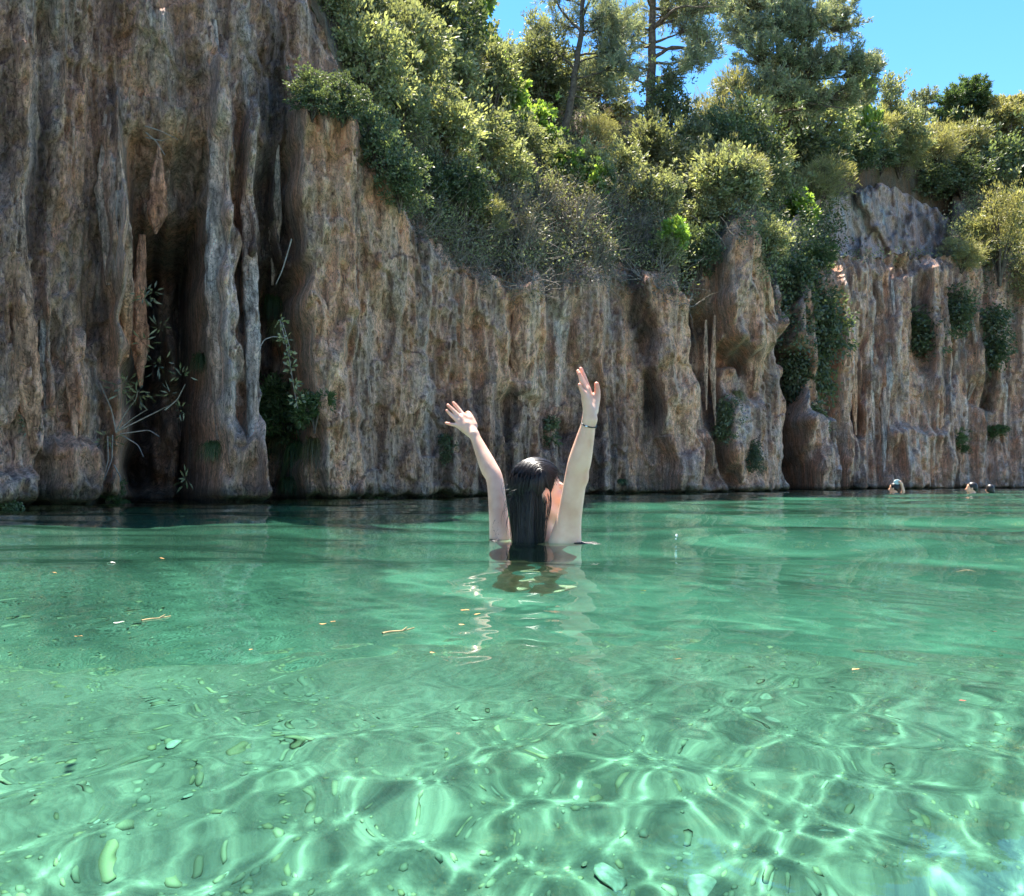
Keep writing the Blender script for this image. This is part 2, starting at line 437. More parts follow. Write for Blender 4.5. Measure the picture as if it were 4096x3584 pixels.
um = np_mesh('upper_cliff', np.stack([uXw, uYw, uZ], -1).reshape(-1, 3), grid_faces(NU, len(ux)))
uc = mixc(np.stack([0.46 + 0 * uZ, 0.37 + 0 * uZ, 0.36 + 0 * uZ], -1) + 0 * ud[..., None], (0.20, 0.175, 0.17), sstep(-.2, .5, fbm(U * 0.7, uZ * 0.5, 9.0, 4)))
uc = mixc(uc, (0.42, 0.34, 0.22), sstep(.25, .7, fbm(U * 0.35, uZ * 0.6, 15.0, 3)))
uc = mixc(uc, (0.46, 0.44, 0.43), sstep(.2, .6, fbm(U * 0.5, uZ * 0.3, 25.0, 3)) * .8)
add_col(um, uc.reshape(-1, 3))
ucl = tag(link('upper_cliff', um, ROCK), 'bare grey upper rock face above the ledge', kind='structure')

# flowstone that stands free of the wall or hangs in front of its hollows
CLIFF_TREE = BVHTree.FromPolygons([v.co.copy() for v in cliff.data.vertices], [list(p.vertices) for p in cliff.data.polygons])
def drip(name, pts, rs, tone, free=None, seed=0):
    pts = np.array(pts, float); n = 90; sides = 22
    u = np.linspace(0, 1, n) * (len(pts) - 1)
    x = np.interp(u, range(len(pts)), pts[:, 0]); y = np.interp(u, range(len(pts)), pts[:, 1]); r = np.interp(u, range(len(pts)), rs)
    x = smooth1(x, 15); r = smooth1(r, 9)
    Ys = []
    for a, b in pts:
        d_ = ray(a, max(b, 2)).normalized(); p, _, _, _ = CLIFF_TREE.ray_cast(cam.location, d_)
        Ys.append(p.y if p is not None else float(np.interp(a, px, Yc)))
    Yb = np.interp(u, range(len(pts)), smooth1(np.array(Ys), 3)) if free is None else float(np.interp(pts[:, 0].mean(), px, Yc)) - free + 0 * u
    P = np.array([at(a, b, c) for a, b, c in zip(x, y, Yb)]); R_ = r / F * Yb
    ang = np.linspace(0, 2 * np.pi, sides, endpoint=False)[None]
    ca, sa = np.cos(ang), np.sin(ang)
    sc_ = 1 / R_.mean()
    nz = 1 + .30 * perlin(ca * 1.3 + seed, sa * 1.3, P[:, 2:3] * sc_ * .35) + .20 * (1 - 2 * np.abs(perlin(ca * 3.2 + seed, sa * 3.2, P[:, 2:3] * sc_ * .3))) + .12 * fbm(ca * 3 + seed, sa * 3, P[:, 2:3] * sc_ * 1.3, 3)
    rr_ = R_[:, None] * nz
    V_ = np.stack([P[:, 0:1] + rr_ * ca, P[:, 1:2] + rr_ * sa * .8 + .25 * R_[:, None], P[:, 2:3] + 0 * rr_], -1)
    m_ = np_mesh(name, V_.reshape(-1, 3), grid_faces(n, sides, True))
    c_ = np.array(tone)[None, None] * (0.85 + .4 * perlin(ca * 2.5 + seed, sa * 2.5, P[:, 2:3] * sc_ * .15))[..., None]
    c_ = c_ * (1 - .5 * sstep(.1, .5, fbm(ca * 1.5 + seed, sa * 1.5, P[:, 2:3] * sc_ * .3 + 9, 3)))[..., None]
    add_col(m_, c_.reshape(-1, 3))
    o = link(name, m_, ROCK, cliff)
    return o
TANC, GREY, RED = (.76, .49, .35), (.70, .58, .52), (.66, .37, .25)
for i_, (nm_, p_, r_, c_, fr_) in enumerate([
    ('stalactite', [(318, 290), (315, 360), (312, 430), (311, 468)], [2, 13, 17, 2], RED, .15), ('stalactite', [(284, 470), (276, 600), (279, 690), (281, 772)], [6, 13, 15, 3], RED, .05),
    ('stalactite', [(238, 300), (243, 470), (249, 600), (255, 715)], [3, 16, 14, 3], TANC, None), ('flowstone_column', [(428, 40), (436, 300), (432, 560), (440, 740), (437, 880)], [4, 18, 21, 17, 4], GREY, None),
    ('flowstone_column', [(497, 200), (495, 420), (503, 640), (505, 880)], [2, 12, 14, 9], GREY, None), ('flowstone_column', [(556, 290), (550, 440), (545, 570)], [2, 11, 2], GREY, None),
    ('flowstone_column', [(42, 400), (43, 600), (56, 780), (66, 908)], [3, 17, 23, 3], TANC, None), ('flowstone_column', [(142, 650), (143, 760), (150, 876)], [4, 14, 3], TANC, None),
    ('flowstone_column', [(88, 540), (86, 700), (92, 836)], [4, 8, 2], GREY, None), ('flowstone_column', [(214, 190), (208, 380), (216, 570)], [2, 17, 3], GREY, None),
    ('flowstone_column', [(1706, 550), (1704, 690), (1712, 870)], [2, 10, 2], TANC, None), ('flowstone_column', [(1742, 560), (1738, 700), (1748, 880)], [2, 9, 2], GREY, None),
    ('flowstone_column', [(1784, 560), (1790, 690), (1770, 800), (1768, 950)], [2, 9, 8, 2], GREY, None), ('flowstone_column', [(1945, 640), (1962, 730), (1935, 800)], [2, 9, 2], GREY, None),
    ('stalactite', [(1412, 640), (1411, 720), (1413, 820)], [2, 5, 1], TANC, .45), ('stalactite', [(1430, 630), (1425, 740), (1431, 850)], [2, 6, 1], TANC, .45),
    ('flowstone_column', [(1512, 560), (1524, 680), (1508, 780)], [6, 10, 3], TANC, None), ('flowstone_column', [(1040, 560), (1036, 680), (1040, 800)], [2, 22, 3], TANC, None)]):
    drip(nm_, p_, r_, c_, fr_, 3.1 * i_)

# ------------------------------------------------------------------ water and pool bed
th = np.concatenate([np.linspace(-math.pi, -0.75, 24, endpoint=False), np.linspace(-.75, .75, 540, endpoint=False), np.linspace(.75, math.pi, 24, endpoint=False)])
rr = np.concatenate([[0.03, 0.1, 0.2], np.geomspace(.28, 4, 620, endpoint=False), np.geomspace(4, 75, 210)])
TH, RR = np.meshgrid(th, rr)
wX, wY = RR * np.sin(TH), RR * np.cos(TH)
def wave_set(seed):
    wr = np.random.default_rng(seed); ws = []
    for i in range(16):                       # slow swell across the pool
        ws.append((np.exp(wr.uniform(math.log(.7), math.log(3.0))), RAD(wr.normal(85, 35)), wr.uniform(.5, 1) * 0.0025, wr.uniform(0, 6.28)))
    for i in range(26):                       # small ripples
        ws.append((np.exp(wr.uniform(math.log(.065), math.log(.19))), RAD(wr.normal(12, 38)), wr.uniform(.3, 1) * 0.0013, wr.uniform(0, 6.28)))
    return ws
def wave_z(X, Y):
    X, Y = np.asarray(X, float), np.asarray(Y, float)
    R_ = np.hypot(X, Y)
    gust = (0.75 + 0.5 * fbm(X * 0.35, Y * 0.35, 0.0, 2)) * (1 - .82 * sstep(1.7, 2.8, R_))       # the breeze only reaches the near water
    z = 0 * X
    for lam, a, sl_, ph in WAVES:
        u = 2 * math.pi / lam * (X * math.cos(a) + Y * math.sin(a)) + ph
        z = z + sl_ * lam * 1.25 * np.clip(1.6 - R_ / (lam * 60), 0, 1) * (np.sin(u) + .22 * np.cos(2 * u)) * (gust if lam < .6 else 1)
    return z
for seed in range(12, 400):                  # a sea that stands level where she floats
    WAVES = wave_set(seed)
    z_ = wave_z([.03, .10, .05, .12, .0], [3.2, 3.05, 2.9, 3.3, 3.45])
    if np.abs(z_).max() < .0045 and abs(z_.mean()) < .0015: break
wZ = wave_z(wX, wY)
wm = np_mesh('water', np.stack([wX, wY, wZ], -1).reshape(-1, 3), grid_faces(len(rr), len(th), True))
m = bpy.data.materials.new('clear_green_water'); m.use_nodes = True
nt = m.node_tree; nt.nodes.clear()
out = nt.nodes.new('ShaderNodeOutputMaterial'); mx = nt.nodes.new('ShaderNodeMixShader'); fr = nt.nodes.new('ShaderNodeFresnel'); fr.inputs[0].default_value = 1.333
rf = nt.nodes.new('ShaderNodeBsdfRefraction'); rf.inputs['IOR'].default_value = 1.333; rf.inputs['Roughness'].default_value = 0; rf.inputs['Color'].default_value = (0.60, 1.0, 0.905, 1)
gl = nt.nodes.new('ShaderNodeBsdfGlossy'); gl.inputs['Roughness'].default_value = 0
nt.links.new(fr.outputs[0], mx.inputs[0]); nt.links.new(rf.outputs[0], mx.inputs[1]); nt.links.new(gl.outputs[0], mx.inputs[2]); nt.links.new(mx.outputs[0], out.inputs[0])
water = tag(link('water', wm, m), kind='structure')
water.cycles.is_caustics_caster = True

def bed_z(x, y):
    d = np.hypot(x, y)
    return -0.88 - 0.25 * sstep(0.5, 2.2, d) - 2.1 * sstep(2.2, 4.4, d) * (.42 + .58 * sstep(-2.6, -.6, np.asarray(x))) - 0.6 * sstep(6, 30, d) + 0.05 * fbm(np.asarray(x) * 0.8, np.asarray(y) * 0.8, 2.0, 3)
bth = np.concatenate([np.linspace(-math.pi, -0.8, 24, endpoint=False), np.linspace(-.8, .8, 260, endpoint=False), np.linspace(.8, math.pi, 24, endpoint=False)])
br_ = np.concatenate([[0.02, 0.3, 0.6], np.geomspace(.8, 75, 300)])
TH, RR = np.meshgrid(bth, br_)
bX, bY = RR * np.sin(TH), RR * np.cos(TH)
bZ = bed_z(bX, bY) + 0.012 * fbm(bX * 5, bY * 5, 1.0, 3) * np.clip(8 / RR, 0, 1)
bf_ = grid_faces(len(br_), len(bth), True)
far_ = np.hypot(bX, bY).reshape(-1)[bf_].mean(1) > 2.75
bm_ = np_mesh('pool_bed', np.stack([bX, bY, bZ], -1).reshape(-1, 3), bf_[~far_])
bm2_ = np_mesh('deep_pool_bed', np.stack([bX, bY, bZ], -1).reshape(-1, 3), bf_[far_])
mb, nt, b = new_mat('pale_gravel')
N, L = nt.nodes.new, nt.links.new
tc = N('ShaderNodeTexCoord')
v1 = N('ShaderNodeTexVoronoi'); v1.inputs['Scale'].default_value = 28
v2 = N('ShaderNodeTexVoronoi'); v2.inputs['Scale'].default_value = 75
n1 = N('ShaderNodeTexNoise'); n1.inputs['Scale'].default_value = 2.3; n1.inputs['Detail'].default_value = 6
n2 = N('ShaderNodeTexNoise'); n2.inputs['Scale'].default_value = 160; n2.inputs['Detail'].default_value = 3
for q_ in (v1, v2, n1, n2): L(tc.outputs['Object'], q_.inputs['Vector'])
cr = N('ShaderNodeValToRGB'); e = cr.color_ramp
e.elements[0].color = (.116, .128, .099, 1); e.elements[0].position = 0.3; e.elements[1].color = (.186, .194, .158, 1); e.elements[1].position = 0.7
L(n1.outputs[0], cr.inputs[0])
def stone_mix(prev, vor, lo, hi, fac):
    mr = N('ShaderNodeMapRange'); mr.inputs[3].default_value = lo; mr.inputs[4].default_value = hi
    sp = N('ShaderNodeSeparateColor'); L(vor.outputs['Color'], sp.inputs[0]); L(sp.outputs[0], mr.inputs[0])
    vm = N('ShaderNodeVectorMath'); vm.operation = 'SCALE'; L(prev, vm.inputs[0]); L(mr.outputs[0], vm.inputs['Scale'])
    return vm.outputs[0]
fine = N('ShaderNodeMapRange'); fine.inputs[1].default_value = .3; fine.inputs[2].default_value = .7; fine.inputs[3].default_value = .72; fine.inputs[4].default_value = 1.3
n3 = N('ShaderNodeTexNoise'); n3.inputs['Scale'].default_value = 42; n3.inputs['Detail'].default_value = 8; n3.inputs['Roughness'].default_value = .75; L(tc.outputs['Object'], n3.inputs['Vector']); L(n3.outputs[0], fine.inputs[0])
vm = N('ShaderNodeVectorMath'); vm.operation = 'SCALE'; L(cr.outputs[0], vm.inputs[0]); L(fine.outputs[0], vm.inputs['Scale'])
c2 = vm.outputs[0]
# deep water's green, its absorption of light, painted into the deeper floor
gp = N('ShaderNodeSeparateXYZ'); L(tc.outputs['Object'], gp.inputs[0])
dr = N('ShaderNodeMapRange'); dr.inputs[1].default_value = -1.25; dr.inputs[2].default_value = -2.6; dr.inputs[3].default_value = 0; dr.inputs[4].default_value = 1; L(gp.outputs[2], dr.inputs[0])
deep_tint = N('ShaderNodeMix'); deep_tint.data_type = 'RGBA'; L(dr.outputs[0], deep_tint.inputs[0]); L(c2, deep_tint.inputs[6]); deep_tint.inputs[7].default_value = (.122, .166, .131, 1)
L(deep_tint.outputs[2], b.inputs['Base Color'])
b.inputs['Roughness'].default_value = 1; b.inputs['Specular IOR Level'].default_value = 0
bp = N('ShaderNodeBump'); bp.inputs['Strength'].default_value = 0.5; bp.inputs['Distance'].default_value = 0.02
L(v2.outputs[0], bp.inputs['Height']); L(bp.outputs[0], b.inputs['Normal'])
bed = tag(link('pool_bed', bm_, mb), kind='structure')
bed.cycles.is_caustics_receiver = True
deep = tag(link('deep_pool_bed', bm2_, mb), kind='structure')
deep.cycles.is_caustics_receiver = True

# ------------------------------------------------------------------ signed distance bodies
class Field:
    """A smooth union of rounded limbs, turned into one continuous mesh."""
    def __init__(self, gx, gy, gz):
        self.g = [np.asarray(a, np.float32) for a in (gx, gy, gz)]
        self.d = np.full((len(gx), len(gy), len(gz)), 0.2, np.float32)
    def _sub(self, lo, hi):
        sl = []
        for a, l, h in zip(self.g, lo, hi):
            i, j = np.searchsorted(a, l), np.searchsorted(a, h)
            sl.append(slice(max(0, i - 1), min(len(a), j + 1)))
        if any(q.stop - q.start < 2 for q in sl): return None, None
        P = np.meshgrid(*[a[q] for a, q in zip(self.g, sl)], indexing='ij', sparse=True)
        return tuple(sl), P
    def _blend(self, sl, e, k, cut=False):
        d = self.d[sl]
        if cut:
            e = -e
            h = np.clip(0.5 - 0.5 * (d - e) / k, 0, 1)
            self.d[sl] = d * (1 - h) + e * h + k * h * (1 - h)
        else:
            h = np.clip(0.5 + 0.5 * (d - e) / k, 0, 1)
            self.d[sl] = d * (1 - h) + e * h - k * h * (1 - h)
    def cap(self, a, b, ra, rb=None, k=0.012, cut=False):
        rb = ra if rb is None else rb
        a, b = np.array(a, float), np.array(b, float)
        m_ = max(ra, rb) + 3 * k + 0.01
        sl, P = self._sub(np.minimum(a, b) - m_, np.maximum(a, b) + m_)
        if sl is None: return
        ab = b - a; L2 = max(ab @ ab, 1e-12)
        q = [P[i] - a[i] for i in range(3)]
        t_ = np.clip((q[0] * ab[0] + q[1] * ab[1] + q[2] * ab[2]) / L2, 0, 1)
        d = np.sqrt(sum((q[i] - t_ * ab[i]) ** 2 for i in range(3))) - (ra + (rb - ra) * t_)
        self._blend(sl, d, k, cut)
    def chain(self, pts, rs, k=0.012, n=7):
        """One smooth limb along a curve through the points, blended in once."""
        p = np.array(pts, float); r = np.array(rs, float)
        pe = np.vstack([2 * p[0] - p[1], p, 2 * p[-1] - p[-2]]); re_ = np.concatenate([[r[0]], r, [r[-1]]])
        P_, R_ = [], []
        for i in range(1, len(pe) - 2):
            for t_ in np.linspace(0, 1, n, endpoint=False):
                w = 0.5 * np.array([-t_ + 2 * t_ ** 2 - t_ ** 3, 2 - 5 * t_ ** 2 + 3 * t_ ** 3, t_ + 4 * t_ ** 2 - 3 * t_ ** 3, -t_ ** 2 + t_ ** 3])
                P_.append(w @ pe[i - 1:i + 3]); R_.append(w @ re_[i - 1:i + 3])
        P_.append(p[-1]); R_.append(r[-1]); P_ = np.array(P_)
        m_ = max(R_) + 3 * k + 0.01
        sl, G = self._sub(P_.min(0) - m_, P_.max(0) + m_)
        if sl is None: return
        best = None
        for a, b, ra, rb in zip(P_[:-1], P_[1:], R_[:-1], R_[1:]):
            ab = b - a; q = [G[i] - np.float32(a[i]) for i in range(3)]
            t_ = np.clip((q[0] * ab[0] + q[1] * ab[1] + q[2] * ab[2]) / max(ab @ ab, 1e-12), 0, 1)
            d = np.sqrt(sum((q[i] - t_ * ab[i]) ** 2 for i in range(3))) - (ra + (rb - ra) * t_)
            best = d if best is None else np.minimum(best, d)
        self._blend(sl, best, k)
    def ell(self, c, ax, r, k=0.012, cut=False):
        """Ellipsoid: centre, three axis vectors, three radii."""
        c = np.array(c, float); m_ = max(r) + 3 * k + 0.01
        sl, P = self._sub(c - m_, c + m_)
        if sl is None: return
        q = [P[i] - c[i] for i in range(3)]
        u = [(q[0] * A[0] + q[1] * A[1] + q[2] * A[2]) for A in ax]
        n0 = np.sqrt(sum((u[i] / r[i]) ** 2 for i in range(3)))
        n1 = np.sqrt(sum((u[i] / r[i] ** 2) ** 2 for i in range(3))) + 1e-9
        self._blend(sl, n0 * (n0 - 1) / n1, k, cut)
    def mesh(self, name, smooth=2):
        d = self.d
        s_ = d < 0
        n = [k - 1 for k in d.shape]
        cor = [(i, j, k) for i in (0, 1) for j in (0, 1) for k in (0, 1)]
        cnt = np.zeros(n, np.int8)
        for i, j, k in cor: cnt += s_[i:n[0] + i, j:n[1] + j, k:n[2] + k]
        act = np.argwhere((cnt > 0) & (cnt < 8))
        idx = np.full(n, -1, np.int64); idx[tuple(act.T)] = np.arange(len(act))
        acc = np.zeros((len(act), 3)); num = np.zeros((len(act), 1))
        for (i, j, k) in cor:
            for ax in range(3):
                c0 = np.array((i, j, k))
                if c0[ax]: continue
                c1 = c0.copy(); c1[ax] = 1
                A, B = act + c0, act + c1
                da, db = d[tuple(A.T)], d[tuple(B.T)]
                ok = (da < 0) != (db < 0)
                t_ = np.where(ok, da / np.where(ok, da - db, 1), 0)[:, None]
                pa = np.stack([self.g[q][A[:, q]] for q in range(3)], 1); pb = np.stack([self.g[q][B[:, q]] for q in range(3)], 1)
                acc += ok[:, None] * (pa + (pb - pa) * t_); num += ok[:, None]
        v = acc / num
        faces = []
        for ax in range(3):
            o1, o2 = [(1, 2), (2, 0), (0, 1)][ax]
            sa = np.take(s_, range(0, d.shape[ax] - 1), ax); sb = np.take(s_, range(1, d.shape[ax]), ax)
            E_ = np.argwhere(sa != sb)
            ins = sa[tuple(E_.T)]
            good = (E_[:, o1] > 0) & (E_[:, o2] > 0) & (E_[:, o1] < d.shape[o1] - 1) & (E_[:, o2] < d.shape[o2] - 1)
            E_, ins = E_[good], ins[good]
            def cell(a_, b_):
                q = E_.copy(); q[:, o1] -= a_; q[:, o2] -= b_
                return idx[tuple(q.T)]
            f = np.stack([cell(1, 1), cell(0, 1), cell(0, 0), cell(1, 0)], 1)
            f[~ins] = f[~ins][:, ::-1]
            faces.append(f)
        f = np.concatenate(faces)
        for _ in range(smooth):
            sm = np.zeros_like(v); ct = np.zeros((len(v), 1))
            for a_, b_ in ((0, 1), (1, 2), (2, 3), (3, 0)):
                np.add.at(sm, f[:, a_], v[f[:, b_]]); np.add.at(ct, f[:, a_], 1)
                np.add.at(sm, f[:, b_], v[f[:, a_]]); np.add.at(ct, f[:, b_], 1)
            v = v * 0.45 + 0.55 * sm / np.maximum(ct, 1)
        return np_mesh(name, v, f)

def skin_mat(name, colr, sss=0.25):
    m, nt, b = new_mat(name)
    t_ = nt.nodes.new('ShaderNodeTexNoise'); t_.inputs['Scale'].default_value = 14; t_.inputs['Detail'].default_value = 6
    tc_ = nt.nodes.new('ShaderNodeTexCoord'); nt.links.new(tc_.outputs['Object'], t_.inputs['Vector'])
    r_ = nt.nodes.new('ShaderNodeValToRGB'); r_.color_ramp.elements[0].position = .35; r_.color_ramp.elements[1].position = .65
    r_.color_ramp.elements[0].color = (colr[0] * .90, colr[1] * .80, colr[2] * .76, 1); r_.color_ramp.elements[1].color = (*[min(1, c_ * 1.06) for c_ in colr], 1)
    nt.links.new(t_.outputs[0], r_.inputs[0])
    ab = nt.nodes.new('ShaderNodeAttribute'); ab.attribute_name = 'tone'
    bl = nt.nodes.new('ShaderNodeMix'); bl.data_type = 'RGBA'; bl.blend_type = 'MULTIPLY'; bl.inputs[7].default_value = (1.06, .74, .66, 1)
    sb = nt.nodes.new('ShaderNodeSeparateColor'); nt.links.new(ab.outputs['Color'], sb.inputs[0]); nt.links.new(sb.outputs[0], bl.inputs[0]); nt.links.new(r_.outputs[0], bl.inputs[6])
    nt.links.new(bl.outputs[2], b.inputs['Base Color'])
    b.inputs['Roughness'].default_value = 0.42; b.inputs['Specular IOR Level'].default_value = 0.45
    b.inputs['Subsurface Weight'].default_value = sss; b.inputs['Subsurface Radius'].default_value = (1.0, 0.32, 0.16); b.inputs['Subsurface Scale'].default_value = 0.016
    # beads of water on the skin
    v_ = nt.nodes.new('ShaderNodeTexVoronoi'); v_.inputs['Scale'].default_value = 120
    nt.links.new(tc_.outputs['Object'], v_.inputs['Vector'])
    mr = nt.nodes.new('ShaderNodeMapRange'); mr.inputs[1].default_value = 0.0; mr.inputs[2].default_value = 0.28; mr.inputs[3].default_value = 1; mr.inputs[4].default_value = 0
    nt.links.new(v_.outputs['Distance'], mr.inputs[0])
    bp_ = nt.nodes.new('ShaderNodeBump'); bp_.inputs['Strength'].default_value = 0.45; bp_.inputs['Distance'].default_value = 0.0015
    nt.links.new(mr.outputs[0], bp_.inputs['Height']); nt.links.new(bp_.outputs[0], b.inputs['Normal'])
    return m
SKIN = skin_mat('fair_wet_skin', (0.66, 0.42, 0.305))
HAIR = simple_mat('wet_black_hair', (0.006, 0.005, 0.006), 0.6, 0.12)
STRAND = simple_mat('wet_hair_strands', (0.011, 0.009, 0.009), 0.36, 0.36)
CLOTH = simple_mat('black_swim_fabric', (0.010, 0.012, 0.018), 0.6, 0.3)

def tubes(paths, radii, sides=4):
    """Many tapered tubes in one mesh: list of (n, 3) paths and of matching radius arrays."""
    vs_, fs_, o_ = [], [], 0
    for p, r in zip(paths, radii):
        p = np.asarray(p, float); n = len(p)
        t_ = np.gradient(p, axis=0); t_ /= np.linalg.norm(t_, axis=1, keepdims=True) + 1e-9
        ref = np.where(np.abs(t_[:, 2:3]) > .9, np.array([[1., 0, 0]]), np.array([[0, 0, 1.]]))
        a_ = np.cross(t_, ref); a_ /= np.linalg.norm(a_, axis=1, keepdims=True) + 1e-9
        b_ = np.cross(t_, a_)
        ang = np.arange(sides) * 2 * np.pi / sides
        ring = p[:, None] + np.asarray(r)[:, None, None] * (np.cos(ang)[None, :, None] * a_[:, None] + np.sin(ang)[None, :, None] * b_[:, None])
        vs_.append(ring.reshape(-1, 3)); fs_.append(grid_faces(n, sides, True) + o_); o_ += n * sides
    return np.concatenate(vs_), np.concatenate(fs_)
# ------------------------------------------------------------------ the woman with raised arms
def V(*a): return np.array(at(*a))
dz = 0.0031
gz = np.concatenate([np.arange(-1.40, -0.12, 0.012), np.arange(-0.12, 0.64, dz)])
def woman_field(): return Field(np.arange(-.31, .34, dz), np.arange(2.92, 3.70, dz * 1.1), gz)
B = woman_field()
g = np.array([0.90, 0.43, 0.10]); g /= np.linalg.norm(g)           # where she looks
rt = np.cross(g, (0, 0, 1)); rt /= np.linalg.norm(rt)              # her right
up = np.cross(rt, g)
HC = V(1077, 984, 3.30)
def H(f, r, u): return HC + g * f + rt * r + up * u
AX = (g, rt, up)
# head
B.ell(H(-.012, 0, .030), AX, (.094, .073, .083), .01)
B.ell(H(.030, 0, -.030), AX, (.062, .057, .082), .02)
B.cap(H(.064, -.008, -.098), H(.064, .008, -.098), .021, k=.02)
for s_ in (-1, 1):
    B.cap(H(.0, s_ * .047, -.062), H(.05, s_ * .022, -.095), .022, .018, .018)
    B.ell(H(.063, s_ * .036, -.026), AX, (.026, .026, .022), .014)
    B.cap(H(.084, s_ * .012, .018), H(.074, s_ * .044, .016), .011, .010, .010)
    B.ell(H(.093, s_ * .031, -.002), AX, (.014, .015, .010), .006, cut=True)
    B.ell(H(.081, s_ * .031, -.001), AX, (.011, .014, .009), .004)
    B.ell(H(-.012, s_ * .079, -.012), (g, rt, up), (.019, .008, .032), .006)
    B.ell(H(-.006, s_ * .089, -.010), (g, rt, up), (.010, .006, .019), .004, cut=True)
B.cap(H(.090, 0, .006), H(.112, 0, -.028), .008, .011, .009)
B.cap(H(.106, -.010, -.034), H(.106, .010, -.034), .007, k=.006)
B.cap(H(.092, -.016, -.057), H(.092, .016, -.057), .007, k=.006)
B.cap(H(.089, -.014, -.069), H(.089, .014, -.069), .008, k=.006)
# neck and trunk
SR, SL = V(1130, 1089, 3.20), V(1003, 1086, 3.43)
mid = (SR + SL) / 2
fb = np.array([0.62, 0.78, 0.0]); fb /= np.linalg.norm(fb)         # chest points this way
rb = np.array([fb[1], -fb[0], 0.0])
zz = np.array([0, 0, 1.0])
BA = (fb, rb, zz)
T = lambda f, r, u: mid + fb * f + rb * r + zz * u
NB = mid + np.array([.034, -.01, -.005])
B.cap(H(-.016, 0, -.055), NB, .051, .057, .03)
B.cap(NB - zz * .05, SR * .8 + NB * .2 - zz * .07, .055, .050, .03)
B.cap(NB - zz * .05, SL * .8 + NB * .2 - zz * .07, .050, .046, .03)
for s_ in (-1, 1): B.cap(T(-.01, s_ * .03, -.06), T(-.01, s_ * .12, -.08), .045, .048, .04)
B.ell(T(-.005, 0, -.17), BA, (.098, .140, .15), .04)
B.ell(T(.0, 0, -.29), BA, (.082, .115, .14), .05)
B.ell(T(-.01, 0, -.44), BA, (.105, .155, .13), .05)
for s_ in (-1, 1): B.ell(T(.075, s_ * .065, -.155), BA, (.055, .06, .06), .03)
bz0 = float(mid[2]) - 1.37
for s_ in (-1, 1):
    hip, kn, an = T(-.0, s_ * .085, -.50), T(.02, s_ * .085, -.90), T(-.02, s_ * .085, -1.26)
    an[2] = max(an[2], bz0 + .07)
    B.chain([hip, (hip + kn) / 2, kn], [.088, .076, .055], .04)
    B.chain([kn, kn * .7 + an * .3 - fb * .015, an], [.052, .056, .036], .03)
    B.chain([an, an + fb * .08 - zz * .035, an + fb * .16 - zz * .045], [.036, .032, .022], .02)
# her left arm, leaning away
LE, LW = V(990, 962, 3.50), V(948, 869, 3.575)
B.chain([SL - zz * .05, SL, SL * .55 + LE * .45, LE, LE * .72 + LW * .28, LE * .35 + LW * .65, LW], [.050, .047, .0375, .0335, .0350, .0270, .0195], .015)
def finger(pts, r, k=0.0035):
    B.chain(pts, r, k)
Yl = 3.60
kn_l = [V(926, 830.5, Yl + .012), V(921, 836, Yl), V(917, 842.5, Yl - .006), V(915.5, 850.5, Yl - .008)]
wr_l = [V(948, 858, Yl - .006), V(946, 862, Yl - .014), V(943, 865, Yl - .016), V(940, 868, Yl - .014)]
for a_, b_ in zip(wr_l, kn_l): B.cap(a_, b_, .0135, .0112, .009)
B.cap(LW, (wr_l[1] + wr_l[2]) / 2, .0185, .016, .012)
B.cap((wr_l[1] + kn_l[1]) / 2, (wr_l[2] + kn_l[2]) / 2, .0125, k=.012)
finger([kn_l[0], V(915.5, 816, Yl + .022), V(906.8, 805.6, Yl + .026)], [.0098, .0082, .0066])
finger([kn_l[1], V(907, 821.5, Yl + .006), V(895.8, 810.2, Yl + .008)], [.0098, .0084, .0066])
finger([kn_l[2], V(903, 830.5, Yl - .002), V(893.4, 821.2, Yl - .002)], [.0094, .0078, .0062])
finger([kn_l[3], V(902, 848.6, Yl - .008), V(892, 845.9, Yl - .008)], [.0086, .0070, .0056])
finger([V(948, 851, Yl + .002), V(941.5, 835, Yl + .018), V(936.5, 826.5, Yl + .030), V(930, 829, Yl + .055)], [.0150, .0122, .0098, .0075], .008)
B.cap(V(939, 838, Yl + .012), V(929, 834, Yl + .012), .010, k=.01)
# her right arm, nearer to the camera
RE, RW = V(1151.5, 956, 3.145), V(1179.5, 838, 3.085)
B.chain([SR - zz * .06, SR, SR * .6 + RE * .4, RE, RE * .70 + RW * .30, RE * .35 + RW * .65, RW], [.066, .060, .0445, .0395, .0405, .0325, .0240], .02)
B.cap(RE + np.array([.014, -.004, .0]), RE + np.array([.014, -.004, .003]), .030, k=.015)
Yr = 3.085
kn_r = [V(1175.5, 778, Yr + .030), V(1173, 777, Yr + .012), V(1171, 780.5, Yr - .006), V(1168.2, 788, Yr - .022)]
wr_r = [V(1187, 822, Yr + .014), V(1182, 823, Yr + .006), V(1178, 824, Yr - .004), V(1175, 824, Yr - .010)]
for a_, b_ in zip(wr_r, kn_r): B.cap(a_, b_, .0145, .0112, .010)
B.cap(RW, (wr_r[1] + wr_r[2]) / 2, .0235, .020, .015)
finger([kn_r[0], V(1168.5, 756, Yr + .034), V(1161.6, 737.5, Yr + .034)], [.0104, .0092, .0074])
finger([kn_r[1], V(1163.5, 758, Yr + .014), V(1156, 742.5, Yr + .016)], [.0104, .0088, .0070])
finger([kn_r[2], V(1163, 762, Yr - .006), V(1158.6, 746.5, Yr - .006)], [.0100, .0086, .0070])
finger([kn_r[3], V(1162.5, 778, Yr - .026), V(1158.8, 769.5, Yr - .028)], [.0092, .0080, .0066])
finger([V(1186, 820, Yr + .012), V(1193.5, 797, Yr + .022), V(1194.6, 781, Yr + .022), V(1193.2, 768.5, Yr + .018)], [.0185, .0128, .0108, .0090], .008)
B.cap(V(1179, 792, Yr + .026), V(1191, 795, Yr + .024), .0085, k=.010)
